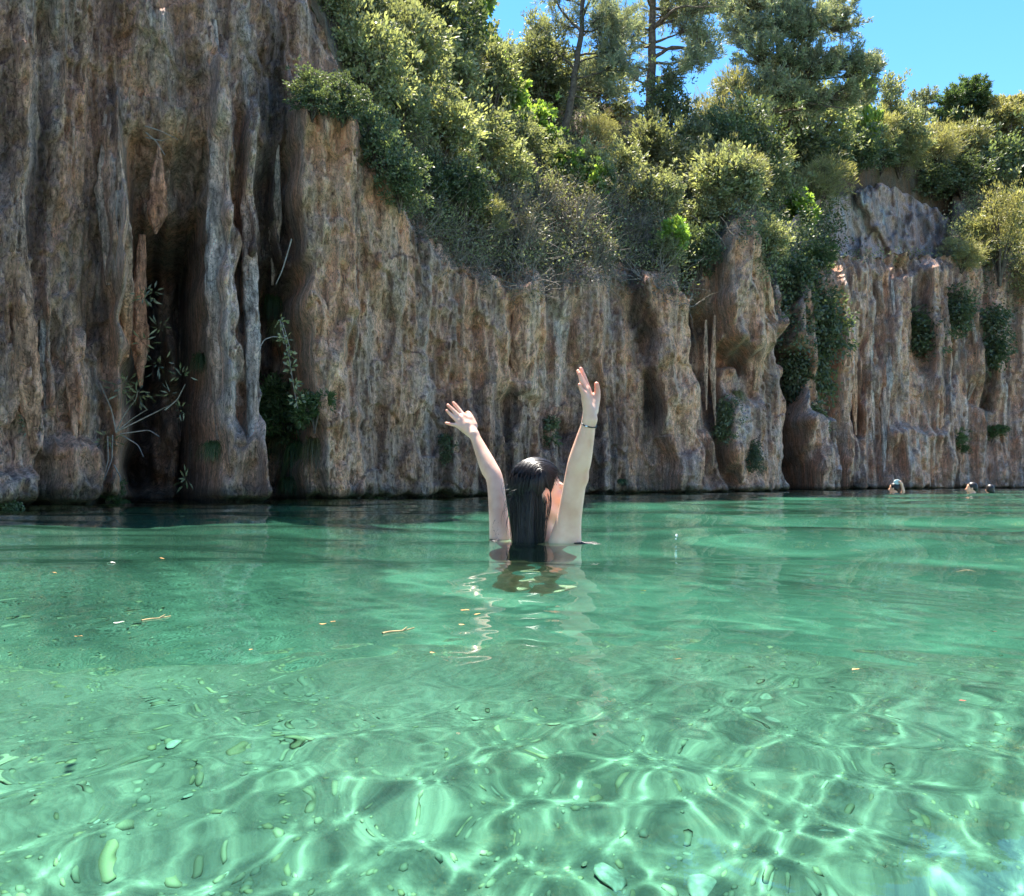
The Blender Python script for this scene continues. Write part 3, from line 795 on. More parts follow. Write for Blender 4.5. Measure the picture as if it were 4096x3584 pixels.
B.cap(V(1177, 815, Yr - .008), V(1171, 797, Yr - .016), .0125, .012, .01)
def front_y(x, z):
    """Nearest skin in front of (x, z)."""
    ix, iz = int(np.searchsorted(B.g[0], x)), int(np.searchsorted(B.g[2], z))
    c_ = np.nonzero(B.d[min(ix, len(B.g[0]) - 1), :, min(iz, len(B.g[2]) - 1)] < 0)[0]
    return float(B.g[1][c_[0]]) if len(c_) else None
body_me = B.mesh('body', 2)
# redder skin at fingertips, knuckles, elbows, ear and cheek
bv = np.empty(len(body_me.vertices) * 3); body_me.vertices.foreach_get('co', bv); bv = bv.reshape(-1, 3)
bl_ = np.zeros(len(bv))
for c_, r_, a_ in [(V(906, 806, 3.62), .03, .8), (V(895, 811, 3.6), .03, .8), (V(893, 821, 3.6), .03, .8), (V(892, 846, 3.59), .03, .8), (V(938, 825, 3.62), .022, .7), (V(922, 838, 3.6), .035, .35),
                   (V(1161, 738, 3.11), .045, .9), (V(1157, 745, 3.09), .045, .9), (V(1159, 770, 3.06), .03, .8), (V(1194, 770, 3.10), .03, .9), (V(1186, 790, 3.10), .03, .5), (RE + np.array([.03, 0, 0]), .04, .45), (LE, .04, .4),
                   (H(-.012, .08, -.012), .04, .7), (H(.06, .04, -.03), .05, .6)]:
    bl_ = np.maximum(bl_, a_ * np.exp(-(np.linalg.norm(bv - c_, axis=1) / r_) ** 2))
add_col(body_me, np.repeat(bl_[:, None], 3, 1))
woman = tag(empty('person', (float(mid[0]), float(mid[1]), bz0)), 'woman with wet black hair neck deep in the green water with both arms raised', 'person')
def under(o, parent):
    """Parent keeping the world coordinates the mesh was built in."""
    o.parent = parent
    m_ = parent.matrix_world.copy() if parent.type != 'EMPTY' else Matrix.Translation(parent.location)
    o.matrix_parent_inverse = m_.inverted()
    return o
body = under(link('body', body_me, SKIN), woman)
body.cycles.is_caustics_receiver = True
# swimsuit, a layer over the trunk
def suit(name, z0, z1):
    Q = Field(np.arange(-.30, .36, .007), np.arange(3.08, 3.62, .007), np.arange(-.75, 0.02, .007))
    Q.ell(T(-.005, 0, -.17), BA, (.102, .144, .154), .04); Q.ell(T(.0, 0, -.29), BA, (.086, .119, .144), .05); Q.ell(T(-.01, 0, -.44), BA, (.110, .160, .135), .05)
    for s_ in (-1, 1):
        Q.ell(T(.075, s_ * .065, -.155), BA, (.060, .065, .065), .03)
        hip, kn = T(-.0, s_ * .085, -.50), T(.02, s_ * .085, -.90)
        Q.chain([hip, (hip + kn) / 2], [.093, .081], .04)
    z = Q.g[2][None, None, :]
    Q.d = np.maximum(Q.d, np.maximum(z - z1, z0 - z))
    return under(link(name, Q.mesh(name, 2), CLOTH), woman)
suit('swimsuit', mid[2] - .62, mid[2] - .03).cycles.is_caustics_receiver = True

# hair: a mass over the skull and down the back, with strands over it
Hf = Field(np.arange(-.10, .20, .003), np.arange(3.06, 3.46, .003), np.arange(-.25, .36, .003))
Hf.ell(H(-.010, 0, .032), AX, (.099, .082, .091), .01)
cut_n = np.array(H(.055, 0, .05))
P = np.meshgrid(*Hf.g, indexing='ij', sparse=True)
loc_ = [P[i] - HC[i] for i in range(3)]
lf = sum(loc_[i] * g[i] for i in range(3)); lr = sum(loc_[i] * rt[i] for i in range(3)); lu = sum(loc_[i] * up[i] for i in range(3))
hairline = lf - (0.026 + 0.42 * np.clip(lu - .02, -.03, .09) - 1.1 * np.clip(-.008 - lu, 0, .06))
Hf.d = np.maximum(Hf.d, hairline)
curt = [(-.078, .030), (-.080, -.01), (-.070, -.04), (-.068, .050), (-.064, .060), (-.082, .012)]
for i_, (cf, cr_) in enumerate(curt):
    a_ = H(cf, cr_, .0)
    b_ = np.array([a_[0] * .75 + .25 * (HC[0] - .02), a_[1], .04 * 0 - .21])
    b_[0] = HC[0] + (a_[0] - HC[0]) * .80 - .006; b_[1] = min(b_[1] - .03, 3.215)
    Hf.chain([a_, a_ * .5 + b_ * .5 + np.array([-.004, 0, 0]), b_], [.014, .013, .010], .014)
# under water the hair lies over her back
ii = [np.clip(np.searchsorted(B.g[q], Hf.g[q]), 0, len(B.g[q]) - 1) for q in range(3)]
Bd = B.d[np.ix_(*ii)]
xs_, zs_ = P[0], P[2]
lim = np.maximum(np.maximum(HC[0] - .090 - xs_, xs_ - (HC[0] - .012)), np.maximum(zs_ - .005, -.235 - zs_)) + 0 * P[1]
lim = np.maximum(lim, P[1] - 3.30)
Hf.d = np.minimum(Hf.d, np.maximum(Bd - .016, lim))
hair_me = Hf.mesh('hair', 2)
hair = under(link('hair', hair_me, HAIR), woman)
hair.cycles.is_caustics_receiver = True

hr = np.random.default_rng(5)
paths, radii = [], []
for k in range(1300):
    ang = hr.uniform(-1.9, 1.75)                        # round the hairline, 0 at the brow, positive on her right
    s_ = np.array([.080 * math.cos(ang) ** 1 if abs(ang) < 1.57 else -.02, .075 * math.sin(ang), .085 - .06 * abs(math.sin(ang)) ** 1.5])
    s_[0] = min(s_[0], .066 - .05 * max(0, ang)); s_ = s_ * 0.6 + np.array([-.01, .012, .060]) * hr.uniform(0, .6)
    e_ = np.array([-.085 + .06 * abs(math.sin(ang)) ** 3 + hr.normal(0, .006), .080 * math.sin(ang) * hr.uniform(.5, 1.05), hr.uniform(-.035, .01)])
    c0 = np.array([-.010, 0, .032]); rad = np.array([.100, .083, .092]) * hr.uniform(.995, 1.06)
    ts = np.linspace(0, 1, 11)
    pts = []
    for t_ in ts:
        q_ = s_ * (1 - t_) + e_ * t_ - c0
        q_ = q_ + np.array([0, 0, .05 * math.sin(math.pi * t_)])
        q_ = q_ / np.linalg.norm(q_ / rad)
        pts.append(H(*(c0 + q_)))
    last = pts[-1]
    zend = -hr.uniform(.08, .2)
    wob = hr.normal(0, .004, 2)
    for t_ in np.linspace(.12, 1, 9):
        x_ = last[0] + (HC[0] + (last[0] - HC[0]) * .80 - .006 - last[0]) * t_ + wob[0] * math.sin(t_ * 5)
        y_ = last[1] + wob[1] * math.sin(t_ * 4)
        pts.append(np.array([x_, y_, last[2] + (zend - last[2]) * t_]))
    n = len(pts)
    r0 = min(.0026, hr.lognormal(math.log(.0009), .5))
    paths.append(np.array(pts)); radii.append(r0 * np.concatenate([np.linspace(.5, 1, 4), np.ones(n - 7), np.linspace(.9, .3, 3)]))
# strands over the curtain of hair, on its near and its far face
for k in range(1300):
    sgn = 1 if k % 6 else -1
    x0 = hr.uniform(HC[0] - .098, HC[0] - .002); dx_ = hr.normal(0, .010)
    zs = np.linspace(HC[2] + hr.uniform(-.03, .045), -hr.uniform(.06, .19) if k % 4 else hr.uniform(.0, .06), 14)
    p = []; cw, cf_, cp_ = hr.uniform(.0005, .004) * (2.4 if k % 3 == 0 else 1), hr.uniform(4, 12), hr.uniform(0, 6)
    for i_, z_ in enumerate(zs):
        f_ = i_ / 13
        x_ = HC[0] + (x0 - HC[0]) * (1 - .20 * f_) + dx_ * math.sin(f_ * 4) - .004 * f_ + cw * math.sin(f_ * cf_ + cp_)
        ix, iz = int(np.clip((x_ + .10) / .003, 0, len(Hf.g[0]) - 1)), int(np.clip((z_ + .25) / .003, 0, len(Hf.g[2]) - 1))
        col_ = np.nonzero(Hf.d[ix, :, iz] < 0)[0]
        if len(col_) == 0: continue
        p.append((x_, Hf.g[1][col_[0] if sgn > 0 else col_[-1]] - sgn * (.0006 + .004 * abs(math.sin(f_ * cf_ * .7 + cp_)) * (k % 3 == 0)), z_))
    if len(p) < 6: continue
    n = len(p); p = np.array(p); p[:, 1] = np.convolve(np.pad(p[:, 1], 1, mode='edge'), [.25, .5, .25], 'valid')
    paths.append(p); radii.append(min(.0026, hr.lognormal(math.log(.0008), .5)) * np.concatenate([np.linspace(.4, 1, 3), np.ones(n - 5), [.7, .3]]))
# thin locks over the ear and down the neck
for k in range(12):
    a_ = H(hr.uniform(-.03, .015), .080, hr.uniform(-.01, .02)); 
    end = np.array([HC[0] + hr.uniform(-.012, .026), a_[1] + hr.uniform(-.02, .01), hr.uniform(-.04, .05) if k % 3 else -.05])
    t_ = np.linspace(0, 1, 12)[:, None]
    p = a_ * (1 - t_) + end * t_ + np.array([.012, -.006, 0]) * np.sin(np.pi * t_) * hr.uniform(.2, 1.3) + np.array([.004, 0, 0]) * np.sin(t_ * hr.uniform(5, 11))
    paths.append(p); radii.append(np.linspace(1, .35, 12) * hr.uniform(.0008, .0022))
# flyaway hairs at the back and strands stuck to the far upper arm
for k in range(130):
    a_ = H(hr.uniform(-.118, -.05), hr.uniform(-.03, .06), hr.uniform(-.06, .06))
    t_ = np.linspace(0, 1, 8)[:, None]
    p = a_ + np.array([hr.uniform(-.03, -.005), hr.uniform(-.02, .0), hr.uniform(-.09, -.02)]) * t_ + np.array([-.012, 0, .004]) * np.sin(np.pi * t_) * hr.uniform(.3, 1.5)
    paths.append(p); radii.append(np.linspace(1, .4, 8) * .0006)
for k in range(26):
    c_ = SL * .86 + LE * .14 + np.array([hr.uniform(-.014, .022), 0, hr.uniform(-.03, .05)])
    a0, a1 = hr.uniform(0, 3), hr.uniform(3, 6.5); rr_ = hr.uniform(.010, .026)
    p = []
    for t_ in np.linspace(a0, a1, 18):
        x_ = c_[0] + rr_ * math.cos(t_) * .85; z_ = c_[2] + rr_ * math.sin(t_) * (1 + .2 * math.sin(k))
        y_ = front_y(x_, z_)
        if y_ is not None and z_ > .0 and abs(x_ - c_[0]) < .033: p.append((x_, y_ - .0002, z_))
    if len(p) > 5: paths.append(np.array(p)); radii.append(np.full(len(p), .00055))
# locks afloat on either side
for k in range(40):
    side = -1 if k % 2 else 1
    st_ = np.array([SL[0] - .01, SL[1] - .05, .0]) if side < 0 else np.array([SR[0] + .03, SR[1] - .03, .0])
    ln = hr.uniform(.02, .035) if side < 0 else hr.uniform(.05, .095)
    t_ = np.linspace(0, 1, 12)
    x_ = st_[0] + side * ln * t_; y_ = st_[1] + hr.uniform(-.04, .03) + .02 * np.sin(t_ * 3 + k)
    z_ = wave_z(x_, y_) + .0006
    paths.append(np.stack([x_, y_, z_], 1)); radii.append(np.linspace(1, .3, 12) * hr.uniform(.0012, .0028))
vv, ff = tubes(paths, radii, 4)
strands = under(link('hair_strands', np_mesh('hair_strands', vv, ff), STRAND), woman)
strands['kind'] = 'stuff'
strands.cycles.is_caustics_receiver = True
# hair tie on the right wrist
def torus_pts(c, n_, R_, sides_a=36):
    n_ = np.array(n_, float); n_ /= np.linalg.norm(n_)
    a_ = np.cross(n_, (0, 1, 0)); a_ /= np.linalg.norm(a_); b_ = np.cross(n_, a_)
    t_ = np.linspace(0, 2 * np.pi, sides_a + 1)
    return c + R_ * (np.cos(t_)[:, None] * a_ + np.sin(t_)[:, None] * b_)
bc = V(1178.2, 849, 3.088)
ringp = torus_pts(bc, RW - RE + np.array([0, -.028, 0]), .0272)
vv, ff = tubes([ringp], [np.full(len(ringp), .0021)], 8)
band = under(link('wrist_band', np_mesh('wrist_band', vv, ff), simple_mat('black_elastic', (.012, .012, .016), .45)), woman)
ci = int(np.argmin(ringp[:, 1] + .35 * ringp[:, 0])); cp = ringp[ci]
vv, ff = tubes([np.array([cp + np.array([-.005, 0, .0008]), cp + np.array([-.002, -.0008, 0]), cp + np.array([.002, -.0008, -.0004]), cp + np.array([.005, 0, -.0008])])], [np.array([.0015, .0029, .0029, .0015])], 10)
clasp = link('clasp', np_mesh('clasp', vv, ff), simple_mat('bright_metal', (.85, .85, .85), .25, Metallic=1.0), band)

# ------------------------------------------------------------------ vegetation
def leaf_mat(name, col, col2, trans=0.45, rough=0.5):
    m = bpy.data.materials.new(name); m.use_nodes = True
    nt = m.node_tree; nt.nodes.clear(); N, L = nt.nodes.new, nt.links.new
    out = N('ShaderNodeOutputMaterial')
    at_ = N('ShaderNodeAttribute'); at_.attribute_name = 'tone'
    sp = N('ShaderNodeSeparateColor'); L(at_.outputs['Color'], sp.inputs[0])
    mx = N('ShaderNodeMix'); mx.data_type = 'RGBA'; mx.inputs[6].default_value = (*col, 1); mx.inputs[7].default_value = (*col2, 1)
    oi = N('ShaderNodeObjectInfo'); orr = N('ShaderNodeMapRange'); orr.inputs[3].default_value = .72; orr.inputs[4].default_value = 1.3; L(oi.outputs['Random'], orr.inputs[0])
    tm = N('ShaderNodeMath'); tm.operation = 'MULTIPLY'; L(sp.outputs[0], tm.inputs[0]); L(orr.outputs[0], tm.inputs[1])
    L(sp.outputs[1], mx.inputs[0])
    vm = N('ShaderNodeVectorMath'); vm.operation = 'SCALE'; L(mx.outputs[2], vm.inputs[0]); L(tm.outputs[0], vm.inputs['Scale'])
    df = N('ShaderNodeBsdfDiffuse'); tr = N('ShaderNodeBsdfTranslucent'); gl = N('ShaderNodeBsdfGlossy'); gl.inputs['Roughness'].default_value = rough
    L(vm.outputs[0], df.inputs[0])
    v2 = N('ShaderNodeVectorMath'); v2.operation = 'MULTIPLY'; v2.inputs[1].default_value = (1.15, 1.2, 0.6); L(vm.outputs[0], v2.inputs[0]); L(v2.outputs[0], tr.inputs[0])
    m1 = N('ShaderNodeMixShader'); m1.inputs[0].default_value = trans; L(df.outputs[0], m1.inputs[1]); L(tr.outputs[0], m1.inputs[2])
    m2 = N('ShaderNodeMixShader'); m2.inputs[0].default_value = 0.05; L(m1.outputs[0], m2.inputs[1]); L(gl.outputs[0], m2.inputs[2])
    L(m2.outputs[0], out.inputs[0])
    return m
BARK = simple_mat('grey_brown_bark', (0.10, 0.078, 0.062), 0.9, 0.1, 0.45, 14)
DEADWOOD = simple_mat('pale_dead_wood', (0.24, 0.205, 0.175), 0.9, 0.1, 0.35, 30)
LM = dict(
    grey=leaf_mat('grey_green_leaf', (.175, .190, .105), (.27, .27, .15)),
    dark=leaf_mat('dark_green_leaf', (.080, .105, .055), (.13, .155, .075), .4),
    bright=leaf_mat('bright_green_leaf', (.17, .27, .055), (.26, .34, .075), .55),
    olive=leaf_mat('olive_tan_needle', (.20, .19, .085), (.28, .25, .12), .45),
    pine=leaf_mat('pine_needle', (.175, .19, .13), (.26, .27, .18), .35),
    dry=leaf_mat('dry_brown_leaf', (.125, .100, .072), (.105, .110, .060), .3),
    fern=leaf_mat('fern_green', (.07, .115, .040), (.115, .165, .06), .45),
    yellow=leaf_mat('yellow_broom', (.30, .25, .03), (.16, .16, .05), .4))

def leaves(P, Dr, L_, W_, rg, tone=None):
    """Rhombic leaves: points, directions, lengths, widths -> verts, faces, tone per vertex."""
    n = len(P)
    Dr = Dr / (np.linalg.norm(Dr, axis=1, keepdims=True) + 1e-9)
    rnd = rg.normal(size=(n, 3))
    sd_ = np.cross(Dr, rnd); sd_ /= np.linalg.norm(sd_, axis=1, keepdims=True) + 1e-9
    nm = np.cross(Dr, sd_)
    L_ = np.broadcast_to(L_, (n,))[:, None]; W_ = np.broadcast_to(W_, (n,))[:, None]
    mid_ = P + Dr * L_ * .5 + nm * L_ * .08
    v = np.stack([P, mid_ + sd_ * W_ * .5, P + Dr * L_, mid_ - sd_ * W_ * .5], 1).reshape(-1, 3)
    f = np.arange(n * 4).reshape(-1, 4)
    t_ = rg.uniform(.65, 1.35, n) if tone is None else tone
    h_ = rg.uniform(0, 1, n)
    c = np.repeat(np.stack([t_, h_, 0 * t_], 1), 4, 0)
    return v, f, c

def leaf_mesh(name, parts):
    vs_, fs_, cs_, o_ = [], [], [], 0
    for v, f, c in parts:
        vs_.append(v); fs_.append(f + o_); cs_.append(c); o_ += len(v)
    m = np_mesh(name, np.concatenate(vs_), np.concatenate(fs_), False)
    add_col(m, np.concatenate(cs_))
    return m

def shrub_proto(seed, nleaf, ll, lw, lobes=9, wide=1.0, droop=0.0, spread=.32, hole=.0, up=.25, tall=1.0, twigs=26, trail=False):
    """Unit-high shrub: (crown mesh, stem mesh). Crown of leaf clumps set on branch ends, with gaps between."""
    rg = np.random.default_rng(seed)
    cs_, rs_ = [], []
    for k in range(lobes):
        a = rg.uniform(0, 6.283); r = .40 * wide * math.sqrt(rg.uniform(0, 1)); z = rg.uniform(.22, .86)
        r *= (1.1 - .6 * z)
        if trail:
            z = rg.uniform(-.85, .22); r = rg.uniform(0, .26) * (1.1 + .75 * min(z, 0))
        cs_.append((r * math.cos(a), r * math.sin(a), z)); rs_.append(rg.uniform(.10, .27) * (1.05 - .25 * z) * (.62 if trail else 1))
    cs_, rs_ = np.array(cs_), np.array(rs_)
    w = rs_ ** 2 / (rs_ ** 2).sum()
    # clumps of leaves on the lobes
    ncl = max(40, nleaf // 16)
    li = rg.choice(lobes, ncl, p=w)
    d = rg.normal(size=(ncl, 3)); d[:, 2] += .25; d /= np.linalg.norm(d, axis=1, keepdims=True)
    rad = rs_[li] * np.clip(1.0 + rg.normal(0, .20, ncl), .5, 1.5)
    sh_ = rg.uniform(size=ncl) < .16
    d[sh_, 2] += .5; rad[sh_] *= rg.uniform(1.15, 1.6, sh_.sum())
    cl = cs_[li] + d * rad[:, None] * np.array([wide, wide, 1.0])
    keep = perlin(cl[:, 0] * 5 + seed, cl[:, 1] * 5, cl[:, 2] * 5) > hole - .35
    cl, d = cl[keep], d[keep]
    n = len(cl) * 16
    P = np.repeat(cl, 16, 0) + rg.normal(0, 1, (n, 3)) * np.array([.035, .035, .03]) * (spread / .32)
    Dr = np.repeat(d, 16, 0) + rg.normal(0, .75, (n, 3)); Dr[:, 2] += up - droop
    tn = np.repeat(rg.uniform(.7, 1.3, len(cl)), 16) * rg.uniform(.75, 1.25, n)
    P[:, 2] *= tall
    v, f, c = leaves(P, Dr, ll * rg.uniform(.6, 1.3, n), lw * rg.uniform(.7, 1.2, n), rg, tn)
    crown = leaf_mesh('crown', [(v, f, c)])
    pa, ra = [], []
    for k in range(lobes):
        e = cs_[k] * np.array([1, 1, tall]); q = np.array([e[0] * .25, e[1] * .25, e[2] * .5])
        t_ = np.linspace(0, 1, 7)[:, None]
        p = (1 - t_) ** 2 * np.array([0, 0, -.12]) + 2 * t_ * (1 - t_) * q + t_ ** 2 * e
        pa.append(p); ra.append(np.linspace(.022, .006, 7))
        for j in range(max(1, twigs // lobes)):
            b0 = p[rg.integers(3, 6)]; b1 = e + rg.normal(0, .6, 3) * rs_[k]
            t2 = np.linspace(0, 1, 4)[:, None]
            pa.append(b0 * (1 - t2) + b1 * t2 + rg.normal(0, .008, (4, 3))); ra.append(np.linspace(.007, .002, 4))
    v, f = tubes(pa, ra, 3)
    return crown, np_mesh('stem', v, f)

def grass_proto(seed, n, hang=0.8, ln=1.0, wd=.02):
    """A unit tuft of arching blades that hang over at their ends."""
    rg = np.random.default_rng(seed)
    vs_, fs_ = [], []
    a = rg.uniform(0, 6.283, n); L_ = rg.uniform(.5, 1.0, n) * ln; out = rg.uniform(.15, .6, n)
    b = rg.normal(0, .10, (n, 3)) * np.array([1, 1, .4])
    ts = np.linspace(0, 1, 6)
    sd_ = np.stack([-np.sin(a), np.cos(a), 0 * a], 1)
    P = []
    for t_ in ts:
        x = out * L_ * t_
        z = L_ * (.55 * t_ - hang * 1.25 * t_ ** 2)
        c_ = b + np.stack([np.cos(a) * x, np.sin(a) * x, z], 1)
        w_ = wd * (1 - t_ * .85)
        P.append(c_ - sd_ * w_ / 2); P.append(c_ + sd_ * w_ / 2)
    V_ = np.stack(P, 1)
    base_ = np.arange(n)[:, None] * 12
    f = np.concatenate([base_ + np.array([[2 * k, 2 * k + 1, 2 * k + 3, 2 * k + 2]]) for k in range(5)])
    t_ = np.repeat(np.stack([rg.uniform(.6, 1.4, n), rg.uniform(0, 1, n), 0 * a], 1), 12, 0)
    m = np_mesh('blades', V_.reshape(-1, 3), f, False); add_col(m, t_)
    return m

KIND = {}
def kind(k, mat, mats_stem, n, **kw):
    KIND[k] = [shrub_proto(900 + 31 * hash_(k) + i, n, **kw) + (mat, mats_stem) for i in range(3)]
def hash_(t_): return sum(ord(c_) * (i + 3) for i, c_ in enumerate(t_)) % 997
kind('shrub', LM['grey'], BARK, 6400, ll=.068, lw=.030, lobes=17)
kind('oak', LM['dark'], BARK, 6600, ll=.060, lw=.034, lobes=17, wide=1.1)
kind('leafy', LM['bright'], BARK, 2600, ll=.11, lw=.075, lobes=8, hole=.05)
kind('broom', LM['olive'], BARK, 8000, ll=.10, lw=.010, lobes=11, up=.6, wide=1.1)
kind('dry', LM['dry'], DEADWOOD, 1700, ll=.06, lw=.020, lobes=12, hole=.2, twigs=160, wide=1.15)
kind('hang', LM['dark'], BARK, 3000, ll=.085, lw=.045, lobes=16, droop=1.2, wide=1.0, hole=.1, spread=.5, trail=True)
kind('fern', LM['fern'], BARK, 4200, ll=.12, lw=.028, lobes=9, droop=.4, wide=1.1)
kind('juniper', LM['olive'], BARK, 8000, ll=.045, lw=.012, lobes=14, up=.7, wide=.75)
kind('spire', LM['grey'], BARK, 3600, ll=.05, lw=.022, lobes=10, up=.8, wide=.42, hole=.05)
GRASS = [grass_proto(70 + i, 340) for i in range(3)]

def bvh_of(*obs):
    vs_, ps_ = [], []
    for o in obs:
        n0 = len(vs_); vs_ += [v.co.copy() for v in o.data.vertices]; ps_ += [[i + n0 for i in p.vertices] for p in o.data.polygons]
    return BVHTree.FromPolygons(vs_, ps_)
ROCKS = bvh_of(cliff, hill, ucl)
def hit(x, y):
    """Where the line of sight through a frame point meets the rock or the slope."""
    for yy in (y, y + 12, y + 30, y + 60, y + 100):
        r = ray(x, yy)
        p, n_, _, _ = ROCKS.ray_cast(cam.location, r.normalized())
        if p is not None: return p, n_
    return at(x, y, 28), Vector((0, -1, 0))
pr = random.Random(4)
USED = set()
def beside(what, x, y, refs):
    """A label that places one of many look-alikes by its nearest named neighbour."""
    for rx, ry, rl in sorted(refs, key=lambda q: (q[0] - x) ** 2 + (q[1] - y) ** 2)[:12]:
        dx, dy = x - rx, y - ry
        w_ = ('right of' if dx > 0 else 'left of') if abs(dx) > abs(dy) else ('below' if dy > 0 else 'above')
        short = rl.split(',')[0]
        t_ = f'{what} just {w_} the {short}'
        if t_ not in USED and len(t_.split()) <= 16:
            USED.add(t_); return t_
    return None
NAMES = dict(shrub='shrub', oak='holm_oak', leafy='leafy_bush', broom='broom_shrub', dry='dry_shrub', hang='hanging_shrub', fern='fern_bush', juniper='juniper_tree', spire='upright_shrub')
CATS = dict(oak='tree', juniper='tree', fern='fern')
PLACED = []
def plant(k, x, y, h, label, group=None, w=1.0, out=0.0):
    """One plant, rooted where the frame point (x, y) meets the ground, h frame pixels high."""
    p, n_ = hit(x, y)
    PLACED.append((x, y - h / 2, label))
    size = h / F * p.y
    o = empty(NAMES[k], p + n_ * out * size - Vector((0, 0, .06 * size)), (pr.uniform(-.12, .12), pr.uniform(-.12, .12), pr.uniform(0, 6.28)), (size * w, size * w, size))
    tag(o, label, CATS.get(k, 'shrub'), group)
    cr_, st_, lm_, sm_ = KIND[k][pr.randrange(3)]
    link('crown', cr_, lm_, o); link('stem', st_, sm_, o)
    return o
def tuft(x, y, h, label, group='grass tufts hanging on the left wall', mat='fern', w=1.0):
    p, n_ = hit(x, y)
    size = h / F * p.y
    o = empty('grass_tuft', p + n_ * .03, (0, 0, pr.uniform(0, 6.28)), (size * w, size * w, size))
    tag(o, label, 'grass', group)
    me = GRASS[pr.randrange(3)]
    if me.materials and me.materials[0] != LM[mat]: me = me.copy(); me.materials.clear()
    link('blades', me, LM[mat], o)
    return o
# ---- low cover over the whole slope and over the brink
def cover(name, label, mat, n, per, ll, lw, test, seed, spread, twig=0, droop=0.0, kind_='stuff'):
    rg = np.random.default_rng(seed)
    Ps, Ds, Tn, tw, twr = [], [], [], [], []
    tries = 0
    while len(Ps) < n and tries < n * 12:
        tries += 1
        x, y = rg.uniform(600, 2090), rg.uniform(-20, 760)
        if not test(x, y, rg): continue
        r = ray(x, y)
        p, nn, _, _ = ROCKS.ray_cast(cam.location, r.normalized())
        if p is None: continue
        nn = np.array(nn); nn = nn if nn @ np.array([0, -1, .3]) > 0 else -nn
        sc_ = p.y / 20
        c_ = np.array(p) + nn * .08 * sc_
        Ps.append(c_ + rg.normal(0, spread * sc_ ** .5, (per, 3)) + nn * abs(rg.normal(0, .10 * sc_)))
        d = rg.normal(0, .8, (per, 3)) + nn * .6 + np.array([0, 0, .35 - droop])
        Ds.append(d); Tn.append(rg.uniform(.7, 1.3) * rg.uniform(.75, 1.25, per))
        if twig and rg.uniform() < twig:
            for _ in range(3):
                e = c_ + (nn * .7 + rg.normal(0, .6, 3) + np.array([0, 0, .1])) * .38 * sc_
                t_ = np.linspace(0, 1, 5)[:, None]
                tw.append(c_ * (1 - t_) + e * t_ + rg.normal(0, .02 * sc_, (5, 3))); twr.append(np.linspace(.010, .003, 5) * sc_)
    P = np.concatenate(Ps); Dr = np.concatenate(Ds); tn = np.concatenate(Tn)
    k_ = len(P)
    sc_ = np.clip(P[:, 1] / 20, .6, 2) ** .7
    v, f, c = leaves(P, Dr, ll * sc_ * rg.uniform(.6, 1.3, k_), lw * sc_ * rg.uniform(.7, 1.3, k_), rg, tn)
    o = link(name, leaf_mesh(name, [(v, f, c)]), mat)
    tag(o, label, None, None, 'stuff')
    if tw:
        v, f = tubes(tw, twr, 3)
        o2 = link('dead_twigs', np_mesh('dead_twigs', v, f), DEADWOOD); tag(o2, 'bare grey twigs standing in the scrub over the brink', None, None, 'stuff')
    return o
ridge_f = lambda x: np.interp(x, *np.array(RIDGE, float).T)
top_f = lambda x: np.interp(x, *np.array(TOP, float).T)
bare = lambda x, y: 1650 < x < 1895 and 345 < y < 512
def t_green(x, y, rg):
    return x > 640 and not bare(x, y) and ridge_f(x) - 5 < y < top_f(x) + 8 and perlin(x / 40, y / 40, 2.0) > -.25
def t_dry(x, y, rg):
    if not (800 < x < 1330): return 1330 <= x < 1500 and top_f(x) - 60 < y < top_f(x) + 40 and rg.uniform() < .3
    return top_f(x) - 150 < y < top_f(x) + 42 + 28 * perlin(x / 30, 1.0)
def t_crev(x, y, rg):
    b = 1500 + 16 * perlin(y / 40, 3.0); c_ = np.interp(y, [380, 470, 560, 640, 740], [1650, 1668, 1660, 1668, 1655])
    a_ = np.interp(y, [380, 470, 560, 650, 740], [b - 40, b - 5, b + 40, b + 68, b + 85])
    return 380 < y < 745 and a_ < x < c_ + 8 * perlin(y / 18, 9.0)
def t_right(x, y, rg):
    return x > 1890 and 470 < y < 660 + 40 * perlin(x / 30, 5.) and perlin(x / 45, y / 45, 7.0) > .0 or (x > 1660 and 508 < y < 530 and rg.uniform() < .3)
cover('undergrowth', 'low grey green scrub covering the slope above the gorge wall', LM['grey'], 3400, 15, .075, .035, t_green, 31, .13)
cover('dry_undergrowth', 'dry brown brush hanging over the brink in the middle', LM['dry'], 1500, 13, .07, .022, t_dry, 32, .12, twig=.5, droop=.5)
cover('ivy', 'dark green ivy and brush filling the cleft between the two walls', LM['dark'], 1100, 16, .085, .055, t_crev, 33, .14, droop=.5)
cover('hanging_undergrowth', 'dark scrub hanging over the top of the far right wall', LM['hang'] if 'hang' in LM else LM['dark'], 420, 15, .08, .04, t_right, 34, .15, droop=.5)

